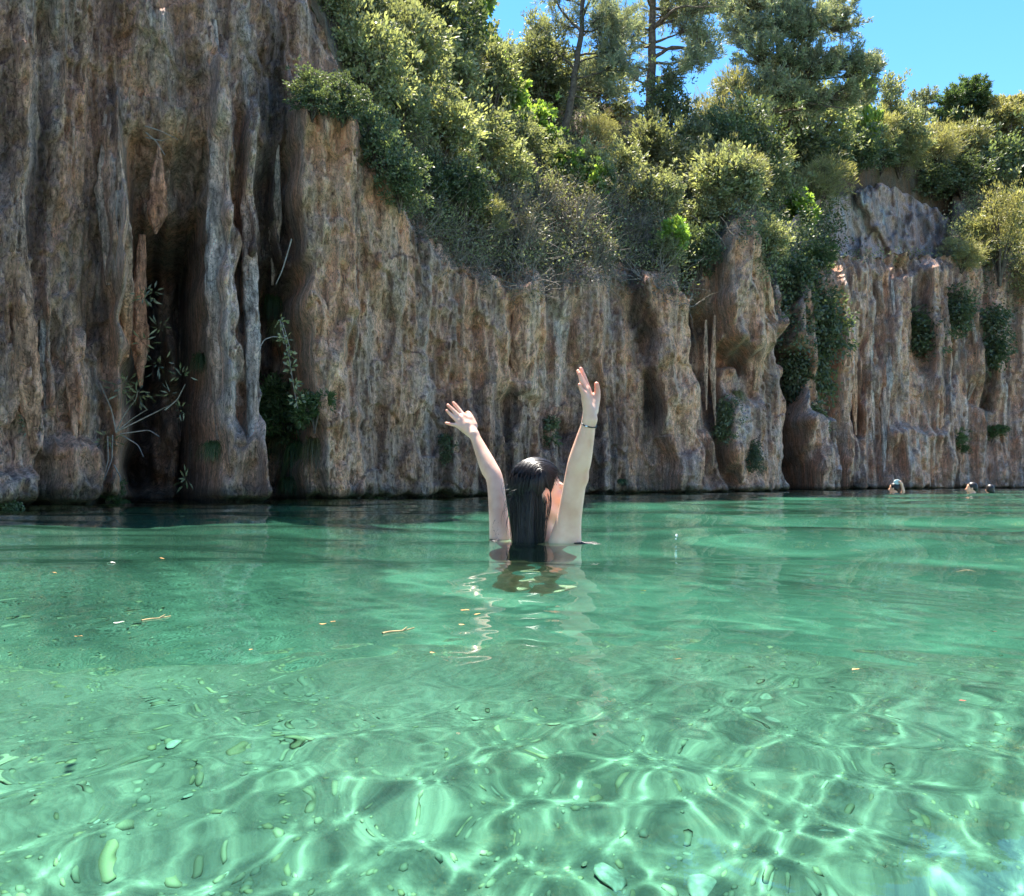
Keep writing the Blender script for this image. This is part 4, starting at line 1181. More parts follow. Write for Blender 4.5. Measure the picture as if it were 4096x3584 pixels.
# ---- the plants one can tell apart
A = 'shrubs on the slope above the brink'
for a_ in [
    ('shrub', 735, 225, 175, 'pale sunlit shrub at the very left of the slope, over the overhanging wall', A, 1.0),
    ('shrub', 715, 85, 140, 'tall pale shrub at the top edge above the leftmost shrub of the slope', A, 1.0),
    ('shrub', 795, 175, 190, 'large pale shrub second from the left on the slope', A, 1.0),
    ('leafy', 745, 190, 90, 'leafy climber with big pale leaves among the leftmost shrubs', None, 1.0),
    ('oak', 640, 238, 85, 'dark tuft of shrub on the rock at the extreme left of the slope', None, 1.3),
    ('oak', 672, 240, 90, 'dark shrub on the shoulder of rock at the far left of the slope', A, 1.2),
    ('oak', 735, 320, 120, 'dark shrub hanging over the rock below the leftmost pale shrub', A, 1.0),
    ('oak', 790, 390, 110, 'dark shrub hanging over the rock left of the brink', A, 1.1),
    ('shrub', 800, 275, 140, 'grey green shrub leaning over the wall below the pale shrubs', A, 1.0),
    ('oak', 872, 140, 200, 'dark evergreen tree at the top between pale shrubs and sapling', 'small trees on the slope', .9),
    ('leafy', 950, 160, 200, 'open sapling with broad light leaves against the sky', None, .7),
    ('spire', 1068, 150, 150, 'slim upright grey shrub against the sky left of the leaning pine', None, 1.0),
    ('spire', 1105, 160, 120, 'shorter of the two slim upright shrubs near the leaning pine', None, 1.0),
    ('shrub', 905, 245, 170, 'big rounded grey green shrub left of the bright climber', A, 1.1),
    ('shrub', 985, 240, 140, 'grey green shrub behind the upper end of the bright climber', A, 1.1),
    ('leafy', 968, 190, 90, 'uppermost tuft of the bright yellow green climber', 'bright climber running down the slope', 1.0),
    ('leafy', 1015, 235, 85, 'second tuft from the top of the bright climber', 'bright climber running down the slope', 1.0),
    ('leafy', 1062, 275, 85, 'middle tuft of the bright climber left of the leaning trunk', 'bright climber running down the slope', 1.0),
    ('leafy', 1095, 310, 70, 'bright climber tuft just left of the foot of the leaning pine', 'bright climber running down the slope', 1.0),
    ('leafy', 1135, 355, 70, 'bright climber tuft below the foot of the leaning pine', 'bright climber running down the slope', 1.0),
    ('leafy', 1180, 395, 70, 'lowest tuft of the bright climber', 'bright climber running down the slope', 1.1),
    ('shrub', 880, 340, 150, 'mid green shrub hanging over the rock at the left end of the brink', A, 1.1),
    ('shrub', 960, 345, 130, 'grey green shrub in the middle of the left slope', A, 1.2),
    ('shrub', 1040, 340, 110, 'grey green shrub under the middle of the bright climber', A, 1.2),
    ('oak', 850, 425, 110, 'dark shrub on the brink, farthest left', A, 1.0),
    ('oak', 925, 455, 130, 'dark shrub with a few shiny leaves on the brink left of centre', A, 1.1),
    ('dry', 1010, 450, 110, 'brown dry shrub on the brink in the centre, leftmost of the dry ones', 'dry shrubs on the brink', 1.2),
    ('dry', 1085, 455, 110, 'brown dry shrub on the brink beneath the bright climber', 'dry shrubs on the brink', 1.2),
    ('dry', 1155, 470, 110, 'brown dry shrub on the brink right of the bright climber', 'dry shrubs on the brink', 1.2),
    ('dry', 960, 510, 80, 'dry brush hanging down over the pale rock edge', 'dry shrubs on the brink', 1.4),
    ('dry', 1080, 530, 80, 'dry brush hanging over the wall above the raised hand', 'dry shrubs on the brink', 1.4),
    ('dry', 1190, 535, 80, 'dry brush hanging over the wall right of the raised hand', 'dry shrubs on the brink', 1.4),
    ('shrub', 1085, 215, 130, 'grey green shrub behind the leaning pine trunk, on its left', A, 1.2),
    ('shrub', 1190, 215, 110, 'grey green shrub behind the leaning pine trunk, on its right', A, 1.2),
    ('yellow', 1234, 245, 62, 'small yellow flowering broom between the two pine trunks', None, 1.2),
    ('broom', 1190, 300, 70, 'tan broom on the bare ground right of the leaning trunk', 'broom shrubs on the slope', 1.2),
    ('oak', 1335, 235, 110, 'dark rounded oak right of the straight pine trunk', 'small trees on the slope', 1.0),
    ('shrub', 1255, 370, 90, 'light green shrub below the yellow broom', A, 1.2),
    ('shrub', 1310, 360, 120, 'large light green shrub in the middle of the slope', A, 1.2),
    ('shrub', 1375, 345, 110, 'light green shrub below the dark rounded oak', A, 1.1),
    ('shrub', 1290, 450, 110, 'grey green shrub over the brink right of centre', A, 1.2),
    ('shrub', 1370, 450, 120, 'broad grey green shrub over the tan hanging rock, on its left', A, 1.2),
    ('shrub', 1445, 435, 130, 'large green shrub standing right on the tan hanging rock', A, 1.2),
    ('dry', 1262, 500, 100, 'silver grey dead shrub on the brink', 'dry shrubs on the brink', 1.2),
    ('leafy', 1338, 525, 85, 'bright green bush on the brink beside the silver grey dead shrub', None, .9),
    ('oak', 1395, 560, 110, 'dark shrub hanging between bright bush and tan hanging rock', A, .9),
    ('oak', 1440, 330, 120, 'dark shrub below the drooping olive tree', 'small trees on the slope', 1.0),
    ('broom', 1440, 300, 170, 'olive tan drooping young pine left of the right pine', 'broom shrubs on the slope', 1.0),
    ('oak', 1490, 345, 150, 'dark oak at the foot of the right pine', 'small trees on the slope', .9),
    ('shrub', 1565, 320, 180, 'light green tree in front of the right pine', 'small trees on the slope', .95),
    ('shrub', 1640, 300, 150, 'rounded light green tree right of the right pine', 'small trees on the slope', .95),
    ('shrub', 1545, 430, 130, 'grey green shrub at the head of the cleft', A, 1.0),
    ('oak', 1600, 360, 120, 'dark shrub above the broad leaved bright bush', A, 1.1),
    ('oak', 1700, 350, 110, 'dark shrub hanging over the upper rock face', A, 1.2),
    ('oak', 1655, 355, 90, 'dark shrub at the left top of the upper rock face', A, 1.2),
    ('oak', 1760, 345, 80, 'dark shrub at the top of the upper rock face, under the sapling', A, 1.2),
    ('leafy', 1728, 310, 160, 'thin yellow green sapling against the sky, left one', 'thin saplings against the sky', .55),
    ('spire', 1772, 300, 160, 'thin tan tipped sapling against the sky, right one', 'thin saplings against the sky', .9),
    ('broom', 1800, 350, 75, 'tan broom at the foot of the saplings', 'broom shrubs on the slope', 1.4),
    ('broom', 1860, 340, 95, 'yellowish broom right of the saplings, the largest', 'broom shrubs on the slope', 1.4),
    ('broom', 1935, 345, 85, 'yellowish broom below the dark green far pines', 'broom shrubs on the slope', 1.4),
    ('oak', 1860, 395, 80, 'dark shrub right of the upper rock face', A, 1.4),
    ('oak', 1925, 400, 90, 'dark shrub behind the juniper, on its left', A, 1.3),
    ('oak', 1995, 390, 120, 'dark shrub on the slope above the juniper', A, 1.2),
    ('oak', 2045, 400, 120, 'dark shrub at the right edge of the slope', A, 1.1),
    ('juniper', 1975, 560, 175, 'yellow green juniper standing out from the right wall', None, .9),
    ('juniper', 2035, 600, 120, 'grey branched juniper at the right edge below the larger one', None, 1.1),
    ('broom', 1930, 540, 70, 'tan broom beside the foot of the juniper', 'broom shrubs on the slope', 1.2),
    ('leafy', 1605, 465, 80, 'bush with broad bright leaves at the right side of the cleft', None, 1.0),
    ('fern', 1640, 540, 50, 'light green fern bush on the ledge left of the right wall', None, 1.2),
    ('hang', 1530, 480, 90, 'dark bush at the top of the cleft', 'dark bushes in the cleft', 1.0),
    ('hang', 1570, 550, 110, 'dark bush in the cleft right of the tan hanging rock', 'dark bushes in the cleft', 1.0),
    ('hang', 1625, 600, 110, 'dark ivy bush on the left edge of the right wall, upper one', 'dark bushes in the cleft', 1.0),
    ('hang', 1640, 690, 110, 'dark ivy bush on the left edge of the right wall, lower one', 'dark bushes in the cleft', .9),
    ('hang', 1590, 700, 110, 'dark bush hanging deep in the cleft', 'dark bushes in the cleft', .9),
    ('hang', 1850, 640, 80, 'dark bush hanging in the middle of the right wall', 'bushes hanging on the right wall', 1.5),
    ('hang', 1895, 590, 80, 'dark bush under the top of the right wall left of the juniper', 'bushes hanging on the right wall', 1.2),
    ('hang', 1965, 640, 90, 'dark bush below the juniper', 'bushes hanging on the right wall', 1.2),
    ('fern', 1915, 905, 45, 'low green plant near the foot of the right wall, left one', 'plants low on the right wall', 1.6),
    ('fern', 1985, 890, 40, 'low green plant near the foot of the right wall, right one', 'plants low on the right wall', 1.6),
    ('hang', 1465, 820, 70, 'dark green plant in the recess under the tan hanging rock', 'plants on the middle wall', 1.0),
    ('hang', 1505, 890, 50, 'dark green plant beside the grey boulder under the tan hanging rock', 'plants on the middle wall', 1.0),
    ('hang', 1625, 815, 60, 'small dark plant on the boulder at the foot of the cleft', 'plants on the middle wall', 1.5),
    ('hang', 1105, 850, 50, 'dark plant on the wall between the raised arms', 'plants on the middle wall', 1.2),
    ('hang', 890, 890, 45, 'dark plant on the wall left of the raised arms', 'plants on the middle wall', 1.3),
    ('fern', 590, 870, 105, 'green fern bush over the hollow of the left wall', 'ferns on the left wall', 1.2),
    ('fern', 645, 850, 80, 'fern bush right beside the one over the hollow', 'ferns on the left wall', 1.1),
    ('hang', 540, 900, 60, 'dark leafy plant left of the fern bush', 'ferns on the left wall', 1.2),
    ('fern', 212, 1002, 45, 'light green fern at the waterline on the left', 'ferns on the left wall', 1.3),
    ('hang', 15, 1005, 70, 'mossy dark bush at the waterline at the far left', None, 1.1),
    ('hang', 755, 1000, 24, 'small green plant at the waterline, left of two', 'plants at the waterline', 1.8),
    ('hang', 835, 998, 26, 'small green plant at the waterline, right of two', 'plants at the waterline', 2.0),
]:
    k_, x_, y_, h_, lab_, grp_, w_ = a_
    if k_ == 'yellow':
        o = plant('broom', x_, y_, h_, lab_, grp_, w_)
        for ch in o.children:
            if ch.name.startswith('crown'):
                ch.data = ch.data.copy(); ch.data.materials.clear(); ch.data.materials.append(LM['yellow'])
        continue
    face = y_ > top_f(x_) + 10 or k_ == 'hang'
    plant(k_, x_, y_, h_, lab_, grp_, w_, .22 if face else 0.0)
fr_ = random.Random(9)
NAMED = list(PLACED)
for i in range(64):                                     # the rest of the thicket
    x_ = fr_.uniform(650, 2060); y0_, y1_ = ridge_f(x_), top_f(x_)
    y_ = max(20, y0_) + (y1_ - max(20, y0_)) * fr_.uniform(.05, .95)
    if bare(x_, y_) or bare(x_, y_ - 40) or 1120 < x_ < 1330 and 200 < y_ < 330: continue
    k_ = fr_.choice(['shrub', 'shrub', 'oak', 'broom', 'shrub', 'dry' if 850 < x_ < 1300 and y_ > 380 else 'shrub'])
    h_ = fr_.uniform(60, 115)
    if i == 0: NAMED = list(PLACED)
    lab_ = beside({'shrub': 'grey green shrub', 'oak': 'dark shrub', 'broom': 'tan feathery shrub', 'dry': 'leafless shrub'}[k_], x_, y_ - h_ / 2, NAMED) or {'shrub': 'grey green shrub lost in the thicket on the slope', 'oak': 'dark green shrub lost in the thicket on the slope', 'broom': 'tan feathery shrub lost in the thicket on the slope', 'dry': 'brown leafless shrub lost in the thicket on the slope'}[k_]
    grp_ = {'shrub': 'grey green shrubs of the thicket', 'oak': 'dark shrubs of the thicket', 'broom': 'tan shrubs of the thicket', 'dry': 'leafless shrubs of the thicket'}[k_]
    plant(k_, x_, y_, h_, lab_, grp_, fr_.uniform(1.0, 1.3))
for x_, y_, h_, m_, lab_, w_ in [
    (408, 715, 75, 'fern', 'grass tuft hanging on the left side of the grey column', .7),
    (435, 890, 80, 'fern', 'wide grass tuft at the foot of the grey column', 1.0),
    (550, 600, 110, 'fern', 'long grass tuft high in the hollow right of the grey column', .6),
    (565, 650, 90, 'olive', 'drier grass tuft below the long one in the hollow', .7),
    (560, 880, 130, 'olive', 'dry grass hanging in the hollow below the fern, left', .6),
    (600, 900, 150, 'fern', 'grass hanging in the hollow below the fern, middle', .6),
    (635, 890, 140, 'olive', 'dry grass hanging in the hollow below the fern, right', .6),
    (585, 960, 70, 'fern', 'lowest grass tuft in the hollow, close to the water', 1.0),
    (235, 1000, 40, 'fern', 'short grass beside the fern at the waterline', 1.4),
    (1470, 790, 60, 'olive', 'grass tuft in the recess under the tan hanging rock', 1.0),
    (1240, 960, 25, 'fern', 'short grass at the waterline right of the woman', 1.5),
]:
    tuft(x_, y_, h_, lab_, 'grass tufts on the wall', m_, w_)

# ---- pines, each with its own trunk, limbs and needle clumps
def pine(label, trunk, Y, r0, clumps, limbs, seed, ll=.17, dens=1.0, mat='pine', loc_px=None, group='pines on the slope'):
    rg = np.random.default_rng(seed)
    tp = np.array([at(x, y, Y) for x, y in trunk])
    base_ = Vector(tp[0])
    root = empty('pine_tree', base_); tag(root, label, 'tree', group)
    def curve(pts, n=14):
        p = np.array(pts); d = np.concatenate([[0], np.cumsum(np.linalg.norm(np.diff(p, axis=0), axis=1))])
        t_ = np.linspace(0, d[-1], n); q = np.stack([np.interp(t_, d, p[:, i]) for i in range(3)], 1)
        q[1:-1] = (q[:-2] + 2 * q[1:-1] + q[2:]) / 4
        return q
    v, f = tubes([curve(tp, 18) + rg.normal(0, r0 * .12, (18, 3))], [np.linspace(r0, r0 * .35, 18)], 9)
    under(link('trunk', np_mesh('trunk', v, f), BARK), root)
    pa, ra = [], []
    tcv = curve(tp, 60)
    P, Dr, Tn = [], [], []
    s_ = Y / F
    for (cx, cy, cr) in clumps:
        c_ = np.array(at(cx, cy, Y)) + np.array([0, rg.normal(0, cr * s_ * .8), 0])
        j = int(np.argmin(np.linalg.norm(tcv - c_ + np.array([0, 0, cr * s_ * .9]), axis=1)))
        t_ = np.linspace(0, 1, 8)[:, None]
        b_ = tcv[j]; m_ = (b_ + c_) / 2 - np.array([0, 0, .12 * np.linalg.norm(c_ - b_)])
        pp = (1 - t_) ** 2 * b_ + 2 * t_ * (1 - t_) * m_ + t_ ** 2 * c_
        pa.append(pp + rg.normal(0, .015, pp.shape)); ra.append(np.linspace(r0 * .32, r0 * .06, 8))
        nt_ = int(62 * dens * max(.4, (cr / 50) ** 1.6))
        for k in range(nt_):
            d = rg.normal(size=3); d /= np.linalg.norm(d)
            q = c_ + d * cr * s_ * np.array([1.0, 1.0, .62]) * rg.uniform(.25, 1.0)
            pa.append(np.array([pp[5] * (1 - u) + q * u for u in (0, .33, .66, 1)]) + rg.normal(0, .012, (4, 3))); ra.append(np.array([.012, .009, .006, .004]) * r0 / .15)
            nn = 52
            # a shoot: needles bristling along the last part of the twig, the shoot turned up
            sh = d * .5 + rg.normal(0, .3, 3) + np.array([0, 0, .5]); sh /= np.linalg.norm(sh)
            u_ = rg.uniform(-.3, 1, nn)[:, None]
            P.append(q + sh * .30 * u_ + rg.normal(0, .035, (nn, 3)))
            Dr.append(sh * .7 + rg.normal(0, .6, (nn, 3)))
            Tn.append(np.full(nn, rg.uniform(.65, 1.3)) * rg.uniform(.8, 1.2, nn))
    for l in limbs:
        p = np.array([at(x, y, Y) for x, y in l]); p[1:, 1] += rg.normal(0, .5)
        q = curve(p, 12); pa.append(q + rg.normal(0, .01, q.shape)); ra.append(np.linspace(r0 * .42, r0 * .10, 12))
        for k in range(7):
            b_ = q[rg.integers(4, 12)]; e_ = b_ + rg.normal(0, .45, 3) * np.array([1, 1, .6]); t_ = np.linspace(0, 1, 5)[:, None]
            pa.append(b_ * (1 - t_) + e_ * t_ + rg.normal(0, .02, (5, 3))); ra.append(np.linspace(r0 * .09, r0 * .03, 5))
    v, f = tubes(pa, ra, 5)
    under(link('limbs', np_mesh('limbs', v, f), BARK), root)
    P, Dr, Tn = np.concatenate(P), np.concatenate(Dr), np.concatenate(Tn)
    v, f, c = leaves(P, Dr, ll * rg.uniform(.7, 1.2, len(P)), .026 * rg.uniform(.7, 1.3, len(P)) * (Y / 25), rg, Tn)
    under(link('crown', leaf_mesh('crown', [(v, f, c)]), LM[mat]), root)
    return root
p1, _ = hit(1120, 287); Y1 = p1.y
pine('slender pine with a leaning trunk on the left part of the slope', [(1119, 292), (1128, 262), (1140, 215), (1152, 140), (1163, 62), (1170, -40), (1176, -110)], Y1, .10,
     [(1185, 150, 36), (1215, 95, 42), (1235, 140, 36), (1190, 40, 45), (1240, 30, 48), (1130, 20, 34), (1105, -30, 40), (1180, -60, 55), (1228, 185, 26), (1160, 190, 26), (1255, 90, 34)],
     [[(1163, 62), (1140, 20), (1112, -20), (1090, -60)], [(1166, 30), (1190, -10), (1215, -60)], [(1152, 140), (1120, 118), (1095, 112)], [(1146, 180), (1180, 165), (1215, 170)]], 201, dens=.55, mat='pine')
p2, _ = hit(1300, 240); Y2 = p2.y
pine('tall straight pine with a thick trunk near the middle of the slope', [(1299, 245), (1301, 190), (1303, 110), (1306, 20), (1310, -80), (1312, -160)], Y2, .165,
     [(1230, 20, 44), (1270, -20, 52), (1340, 0, 60), (1395, 10, 52), (1430, -20, 48), (1375, 60, 34), (1258, 62, 34), (1330, -70, 70), (1240, 120, 26), (1410, 100, 36), (1380, 140, 30), (1265, 150, 24), (1345, 165, 26), (1420, 60, 40)],
     [[(1303, 90), (1270, 95), (1240, 125), (1215, 130)], [(1303, 120), (1340, 100), (1385, 105), (1420, 90)], [(1302, 160), (1335, 150), (1375, 155)], [(1305, 60), (1345, 45), (1395, 50)]], 202, dens=.8)
pine('large full pine on the right of the slope', [(1528, 330), (1540, 240), (1556, 140), (1566, 40), (1572, -60)], Y2 + 4.5, .17,
     [(1500, 10, 55), (1560, 0, 60), (1620, 10, 58), (1665, 30, 44), (1480, 70, 46), (1535, 70, 60), (1600, 80, 62), (1655, 90, 54), (1690, 55, 34), (1500, 130, 50), (1560, 140, 56), (1625, 150, 54), (1680, 140, 46),
      (1725, 150, 36), (1748, 125, 26), (1735, 185, 28), (1690, 190, 38), (1640, 205, 40), (1460, 190, 40), (1510, 195, 42), (1575, 200, 40), (1440, 235, 34), (1590, -50, 70), (1530, -60, 60), (1470, 20, 36)],
     [[(1556, 150), (1620, 190), (1680, 205), (1720, 175)], [(1550, 190), (1620, 215), (1690, 225)], [(1556, 140), (1500, 170), (1450, 200)]], 203, dens=1.1, mat='pine')
pine('small far pine with a thin crown against the sky', [(1830, 300), (1832, 250), (1838, 205)], 50, .10, [(1825, 215, 24), (1845, 205, 22), (1812, 235, 18), (1855, 225, 20), (1835, 240, 18)], [[(1831, 260), (1812, 240)]], 204, ll=.2, dens=.9, group='far pines on the right')
pine('dark green rounded far pine, the largest at the upper right', [(1925, 330), (1930, 260), (1935, 190)], 49, .2,
     [(1930, 190, 34), (1900, 215, 34), (1960, 210, 34), (1890, 250, 34), (1930, 245, 40), (1970, 250, 36), (1915, 285, 34), (1955, 285, 34), (1945, 180, 22), (1880, 285, 26)], [], 205, ll=.22, dens=2.2, mat='fern', group='far pines on the right')
pine('olive green far pine at the right edge of the picture', [(2015, 330), (2018, 270), (2020, 205)], 48, .2,
     [(2010, 215, 30), (2035, 225, 32), (1995, 245, 32), (2030, 260, 36), (2005, 285, 34), (2050, 280, 34), (2040, 200, 22)], [], 206, ll=.22, dens=2.0, mat='olive', group='far pines on the right')

# ---- oleander with bare stems in front of the dark hollow
def stems(name, label, cat, paths_px, Y, r0, leafsets, seed, mat_l, mat_s=DEADWOOD, ll=.10, lw=.018):
    rg = np.random.default_rng(seed)
    root = empty(name, at(*paths_px[0][0], Y)); tag(root, label, cat)
    pa, ra = [], []
    for l in paths_px:
        p = np.array([at(x, y, Y) for x, y in l]); p[1:, 1] -= np.linspace(.05, .3, len(p) - 1) * rg.uniform(.2, 1)
        d = np.linspace(0, 1, len(p)); t_ = np.linspace(0, 1, 14)
        q = np.stack([np.interp(t_, d, p[:, i]) for i in range(3)], 1); q[1:-1] = (q[:-2] + 2 * q[1:-1] + q[2:]) / 4
        pa.append(q); ra.append(np.linspace(r0, r0 * .4, 14))
    v, f = tubes(pa, ra, 6)
    under(link('stem', np_mesh('stem', v, f), mat_s), root)
    P, Dr = [], []
    for (x, y, r, n) in leafsets:
        c_ = np.array(at(x, y, Y)) + np.array([0, -.15, 0]); s_ = r / F * Y
        d = rg.normal(size=(n, 3)); d /= np.linalg.norm(d, axis=1, keepdims=True)
        P.append(c_ + d * s_ * rg.uniform(.1, .8, (n, 1))); Dr.append(d + rg.normal(0, .3, (n, 3)))
    if P:
        P, Dr = np.concatenate(P), np.concatenate(Dr)
        v, f, c = leaves(P, Dr, ll * rg.uniform(.6, 1.2, len(P)), lw, rg)
        under(link('leaves', leaf_mesh('leaves', [(v, f, c)]), mat_l), root)['kind'] = 'stuff'
    return root
stems('oleander_bush', 'bare stemmed oleander with narrow leaves in front of the dark hollow', 'shrub',
      [[(232, 865), (250, 830), (280, 800), (288, 785)], [(232, 865), (225, 820), (210, 770)], [(240, 868), (300, 860), (330, 875)], [(240, 868), (280, 890), (310, 915)], [(225, 870), (228, 920), (232, 960)],
       [(228, 930), (245, 955), (260, 965)], [(215, 872), (218, 920), (215, 950)], [(236, 862), (262, 840), (300, 820)], [(330, 820), (355, 800), (375, 770)], [(240, 860), (320, 822), (352, 815)]], 9.0, .008,
      [(255, 780, 34, 30), (288, 790, 30, 34), (270, 765, 20, 14), (330, 735, 26, 16), (375, 755, 26, 14), (300, 690, 22, 10), (330, 660, 20, 10), (300, 600, 26, 20), (318, 590, 20, 14), (372, 820, 18, 12), (385, 960, 22, 14), (230, 880, 26, 20), (352, 790, 16, 8)], 301, LM['grey'])
stems('small_plant', 'small plant with a curved stem on the left wall', 'plant', [[(70, 890), (64, 870), (66, 850), (72, 835)]], 8.1, .006, [(66, 850, 14, 12), (74, 860, 14, 12), (70, 838, 12, 10)], 302, LM['dark'], ll=.06, lw=.012)
stems('hanging_root', 'pale root hanging across the hollow right of the grey column', 'root', [[(583, 478), (575, 510), (567, 545), (557, 573)]], 9.9, .009, [], 303, LM['dark'])
stems('hanging_root', 'pale arched root low in the hollow', 'root', [[(572, 676), (548, 674), (534, 682), (526, 708)]], 9.9, .009, [], 304, LM['dark'])
stems('creeper', 'leafy creeper hanging down the right side of the hollow', 'vine', [[(560, 640), (572, 680), (585, 730), (595, 780), (605, 820)], [(565, 645), (580, 690), (590, 720)]], 9.9, .006,
      [(568, 650, 14, 20), (574, 680, 14, 24), (582, 710, 14, 24), (588, 740, 14, 24), (596, 770, 14, 24), (602, 800, 14, 20)], 305, LM['grey'], ll=.06, lw=.032)
stems('dead_branch', 'thin dead branches on the upper left wall', 'branch', [[(290, 252), (320, 262), (345, 275), (362, 285)], [(292, 265), (315, 285), (340, 320)], [(292, 275), (325, 283), (345, 284)]], 8.9, .006, [], 306, LM['dark'])

# ------------------------------------------------------------------ stones and gravel on the pool bed
def water_at(x, y):
    r = ray(x, y); t_ = -CAM_H / r.z
    return np.array([r.x * t_, t_, 0.0])
def bed_at(x, y):
    """Where the line of sight reaches the bed after bending at a flat surface."""
    w_ = water_at(x, y); d = np.array(ray(x, y)); d /= np.linalg.norm(d)
    h = d / 1.333; h[2] = 0; d2 = np.array([h[0], h[1], -math.sqrt(max(1e-6, 1 - h @ h))])
    t_ = 1.0
    for _ in range(8):
        p = w_ + d2 * t_; t_ += (p[2] - float(bed_z(p[0], p[1]))) / -d2[2] * .9
    return w_ + d2 * t_
sr = np.random.default_rng(77)
def stone_mesh(seed, sub=2):
    import bmesh
    bm = bmesh.new(); bmesh.ops.create_icosphere(bm, subdivisions=sub, radius=1)
    for v in bm.verts:
        c_ = v.co.copy(); n_ = float(perlin(c_.x * 1.3 + seed, c_.y * 1.3, c_.z * 1.3)); n2 = float(perlin(c_.x * 3 + seed, c_.y * 3, c_.z * 3 + 5))
        v.co = c_ * (1 + .28 * n_ + .08 * n2); v.co.z *= .13
    m_ = bpy.data.meshes.new('stone'); bm.to_mesh(m_); bm.free(); m_.shade_smooth(); return m_
STM = [simple_mat('pale_stone', (.29, .31, .245), .8, .2, .3, 3), simple_mat('ochre_stone', (.29, .275, .19), .8, .2, .35, 3), simple_mat('grey_stone', (.22, .245, .19), .8, .2, .3, 3), simple_mat('white_stone', (.30, .32, .26), .8, .2, .2, 3)]
PROTO = [[None] * 4 for _ in range(5)]
for i in range(5):
    b_ = stone_mesh(i * 3.7)
    for j in range(4):
        PROTO[i][j] = b_.copy(); PROTO[i][j].materials.append(STM[j])
def stone(x, y, r, j, label, group):
    p = bed_at(x, y); d_ = math.sqrt(p[0] ** 2 + p[1] ** 2 + 1)
    s_ = r / F * d_ * .6
    o = link('stone', PROTO[sr.integers(5)][j]); o.location = (p[0], p[1], float(bed_z(p[0], p[1])) - .04 * s_)
    o.rotation_euler = (sr.uniform(-.25, .25), sr.uniform(-.25, .25), sr.uniform(0, 6.28)); o.scale = (s_, s_ * sr.uniform(.65, .95), s_ * sr.uniform(.7, 1.1))
    o.cycles.is_caustics_receiver = True
    return tag(o, label, 'stone', group)
G_ = 'stones lying on the pool bed'
BIG = [
    (1250, 1735, 46, 0, 'large pale stone under water at the bottom, left of the biggest one'), (1430, 1750, 58, 0, 'biggest pale stone under water at the bottom edge'),
    (785, 1632, 26, 1, 'ochre stone at the lower end of a long light streak'), (1130, 1475, 36, 1, 'olive stone under the wavy reflection of the right arm'),
    (1310, 1490, 22, 0, 'small pale stone right of the olive stone'), (42, 1382, 30, 1, 'brown stone under water near the left edge'), (145, 1398, 34, 1, 'brown stone second from the left edge'),
    (30, 1548, 34, 1, 'ochre stone at the left edge below the brown ones'), (92, 1532, 26, 1, 'ochre stone right beside the one at the left edge'), (162, 1508, 22, 3, 'white stone above the ochre pair at the left'),
    (40, 1505, 34, 3, 'wide white stone at the left edge'), (182, 1568, 22, 0, 'round pale stone below the white one at the left'), (465, 1388, 24, 0, 'pale stone under water left of the long light streak'),
    (207, 1618, 16, 3, 'small white stone in the lower left'), (335, 1510, 26, 3, 'flat white stone left of the forked light streak'), (530, 1498, 28, 1, 'tan stone in the fork of the light streak'),
    (1555, 1460, 44, 0, 'long pale stone on the right under a curved reflection'), (1190, 1605, 20, 2, 'grey stone in the lower middle'), (1345, 1560, 16, 0, 'small round pale stone in the lower right'), (1690, 1680, 22, 3, 'white stone in the lower right')]
for x, y, r, j, l in BIG: stone(x, y, r, j, l, G_)
BIG = [(q[0], q[1], q[4]) for q in BIG]
for i in range(34):
    left = i < 28
    x = sr.uniform(-20, 640) if left else sr.uniform(640, 2060); y = sr.uniform(1370, 1790)
    j = int(sr.choice([0, 0, 1, 2, 2, 3]))
    kd = ['small pale stone', 'small ochre stone', 'small grey stone', 'small white stone'][j]
    stone(x, y, sr.uniform(5, 11), j, beside(kd, x, y, BIG) or kd + (' among the pebbles of the lower left bed' if left else ' scattered on the open bed of the lower right'), 'small stones of the bed')
# gravel: too many to count
import bmesh as _bm
ico_v = np.array([v[:] for v in [(0, 0, 1), (.89, 0, .45), (.28, .85, .45), (-.72, .53, .45), (-.72, -.53, .45), (.28, -.85, .45), (.72, .53, -.45), (-.28, .85, -.45), (-.89, 0, -.45), (-.28, -.85, -.45), (.72, -.53, -.45), (0, 0, -1)]])
ico_f = np.array([(0, 1, 2), (0, 2, 3), (0, 3, 4), (0, 4, 5), (0, 5, 1), (1, 6, 2), (2, 7, 3), (3, 8, 4), (4, 9, 5), (5, 10, 1), (6, 7, 2), (7, 8, 3), (8, 9, 4), (9, 10, 5), (10, 6, 1), (11, 7, 6), (11, 8, 7), (11, 9, 8), (11, 10, 9), (11, 6, 10)])
n_ = 14000
gxy = np.stack([sr.uniform(-2.6, 2.6, n_), sr.uniform(.5, 4.2, n_)], 1)
keep = (perlin(gxy[:, 0] * 1.6, gxy[:, 1] * 1.6, 4.0) > -.35) | (gxy[:, 0] < -.4)
gxy = gxy[keep]; n_ = len(gxy)
gs = np.exp(sr.normal(math.log(.0045), .4, n_)) * (1 + .4 * (gxy[:, 0] < -.3))
gz_ = bed_z(gxy[:, 0], gxy[:, 1]) + 0.012 * fbm(gxy[:, 0] * 5, gxy[:, 1] * 5, 1.0, 3)
ang = sr.uniform(0, 6.28, n_); ca, sa = np.cos(ang)[:, None], np.sin(ang)[:, None]
lx = ico_v[None, :, 0] * gs[:, None] * sr.uniform(.8, 1.5, (n_, 1)) + sr.normal(0, .12, (n_, 12)) * gs[:, None]
ly = ico_v[None, :, 1] * gs[:, None] + sr.normal(0, .12, (n_, 12)) * gs[:, None]
lz = ico_v[None, :, 2] * gs[:, None] * .28
GV = np.stack([gxy[:, :1] + lx * ca - ly * sa, gxy[:, 1:] + lx * sa + ly * ca, gz_[:, None] + lz + .05 * gs[:, None]], -1).reshape(-1, 3)
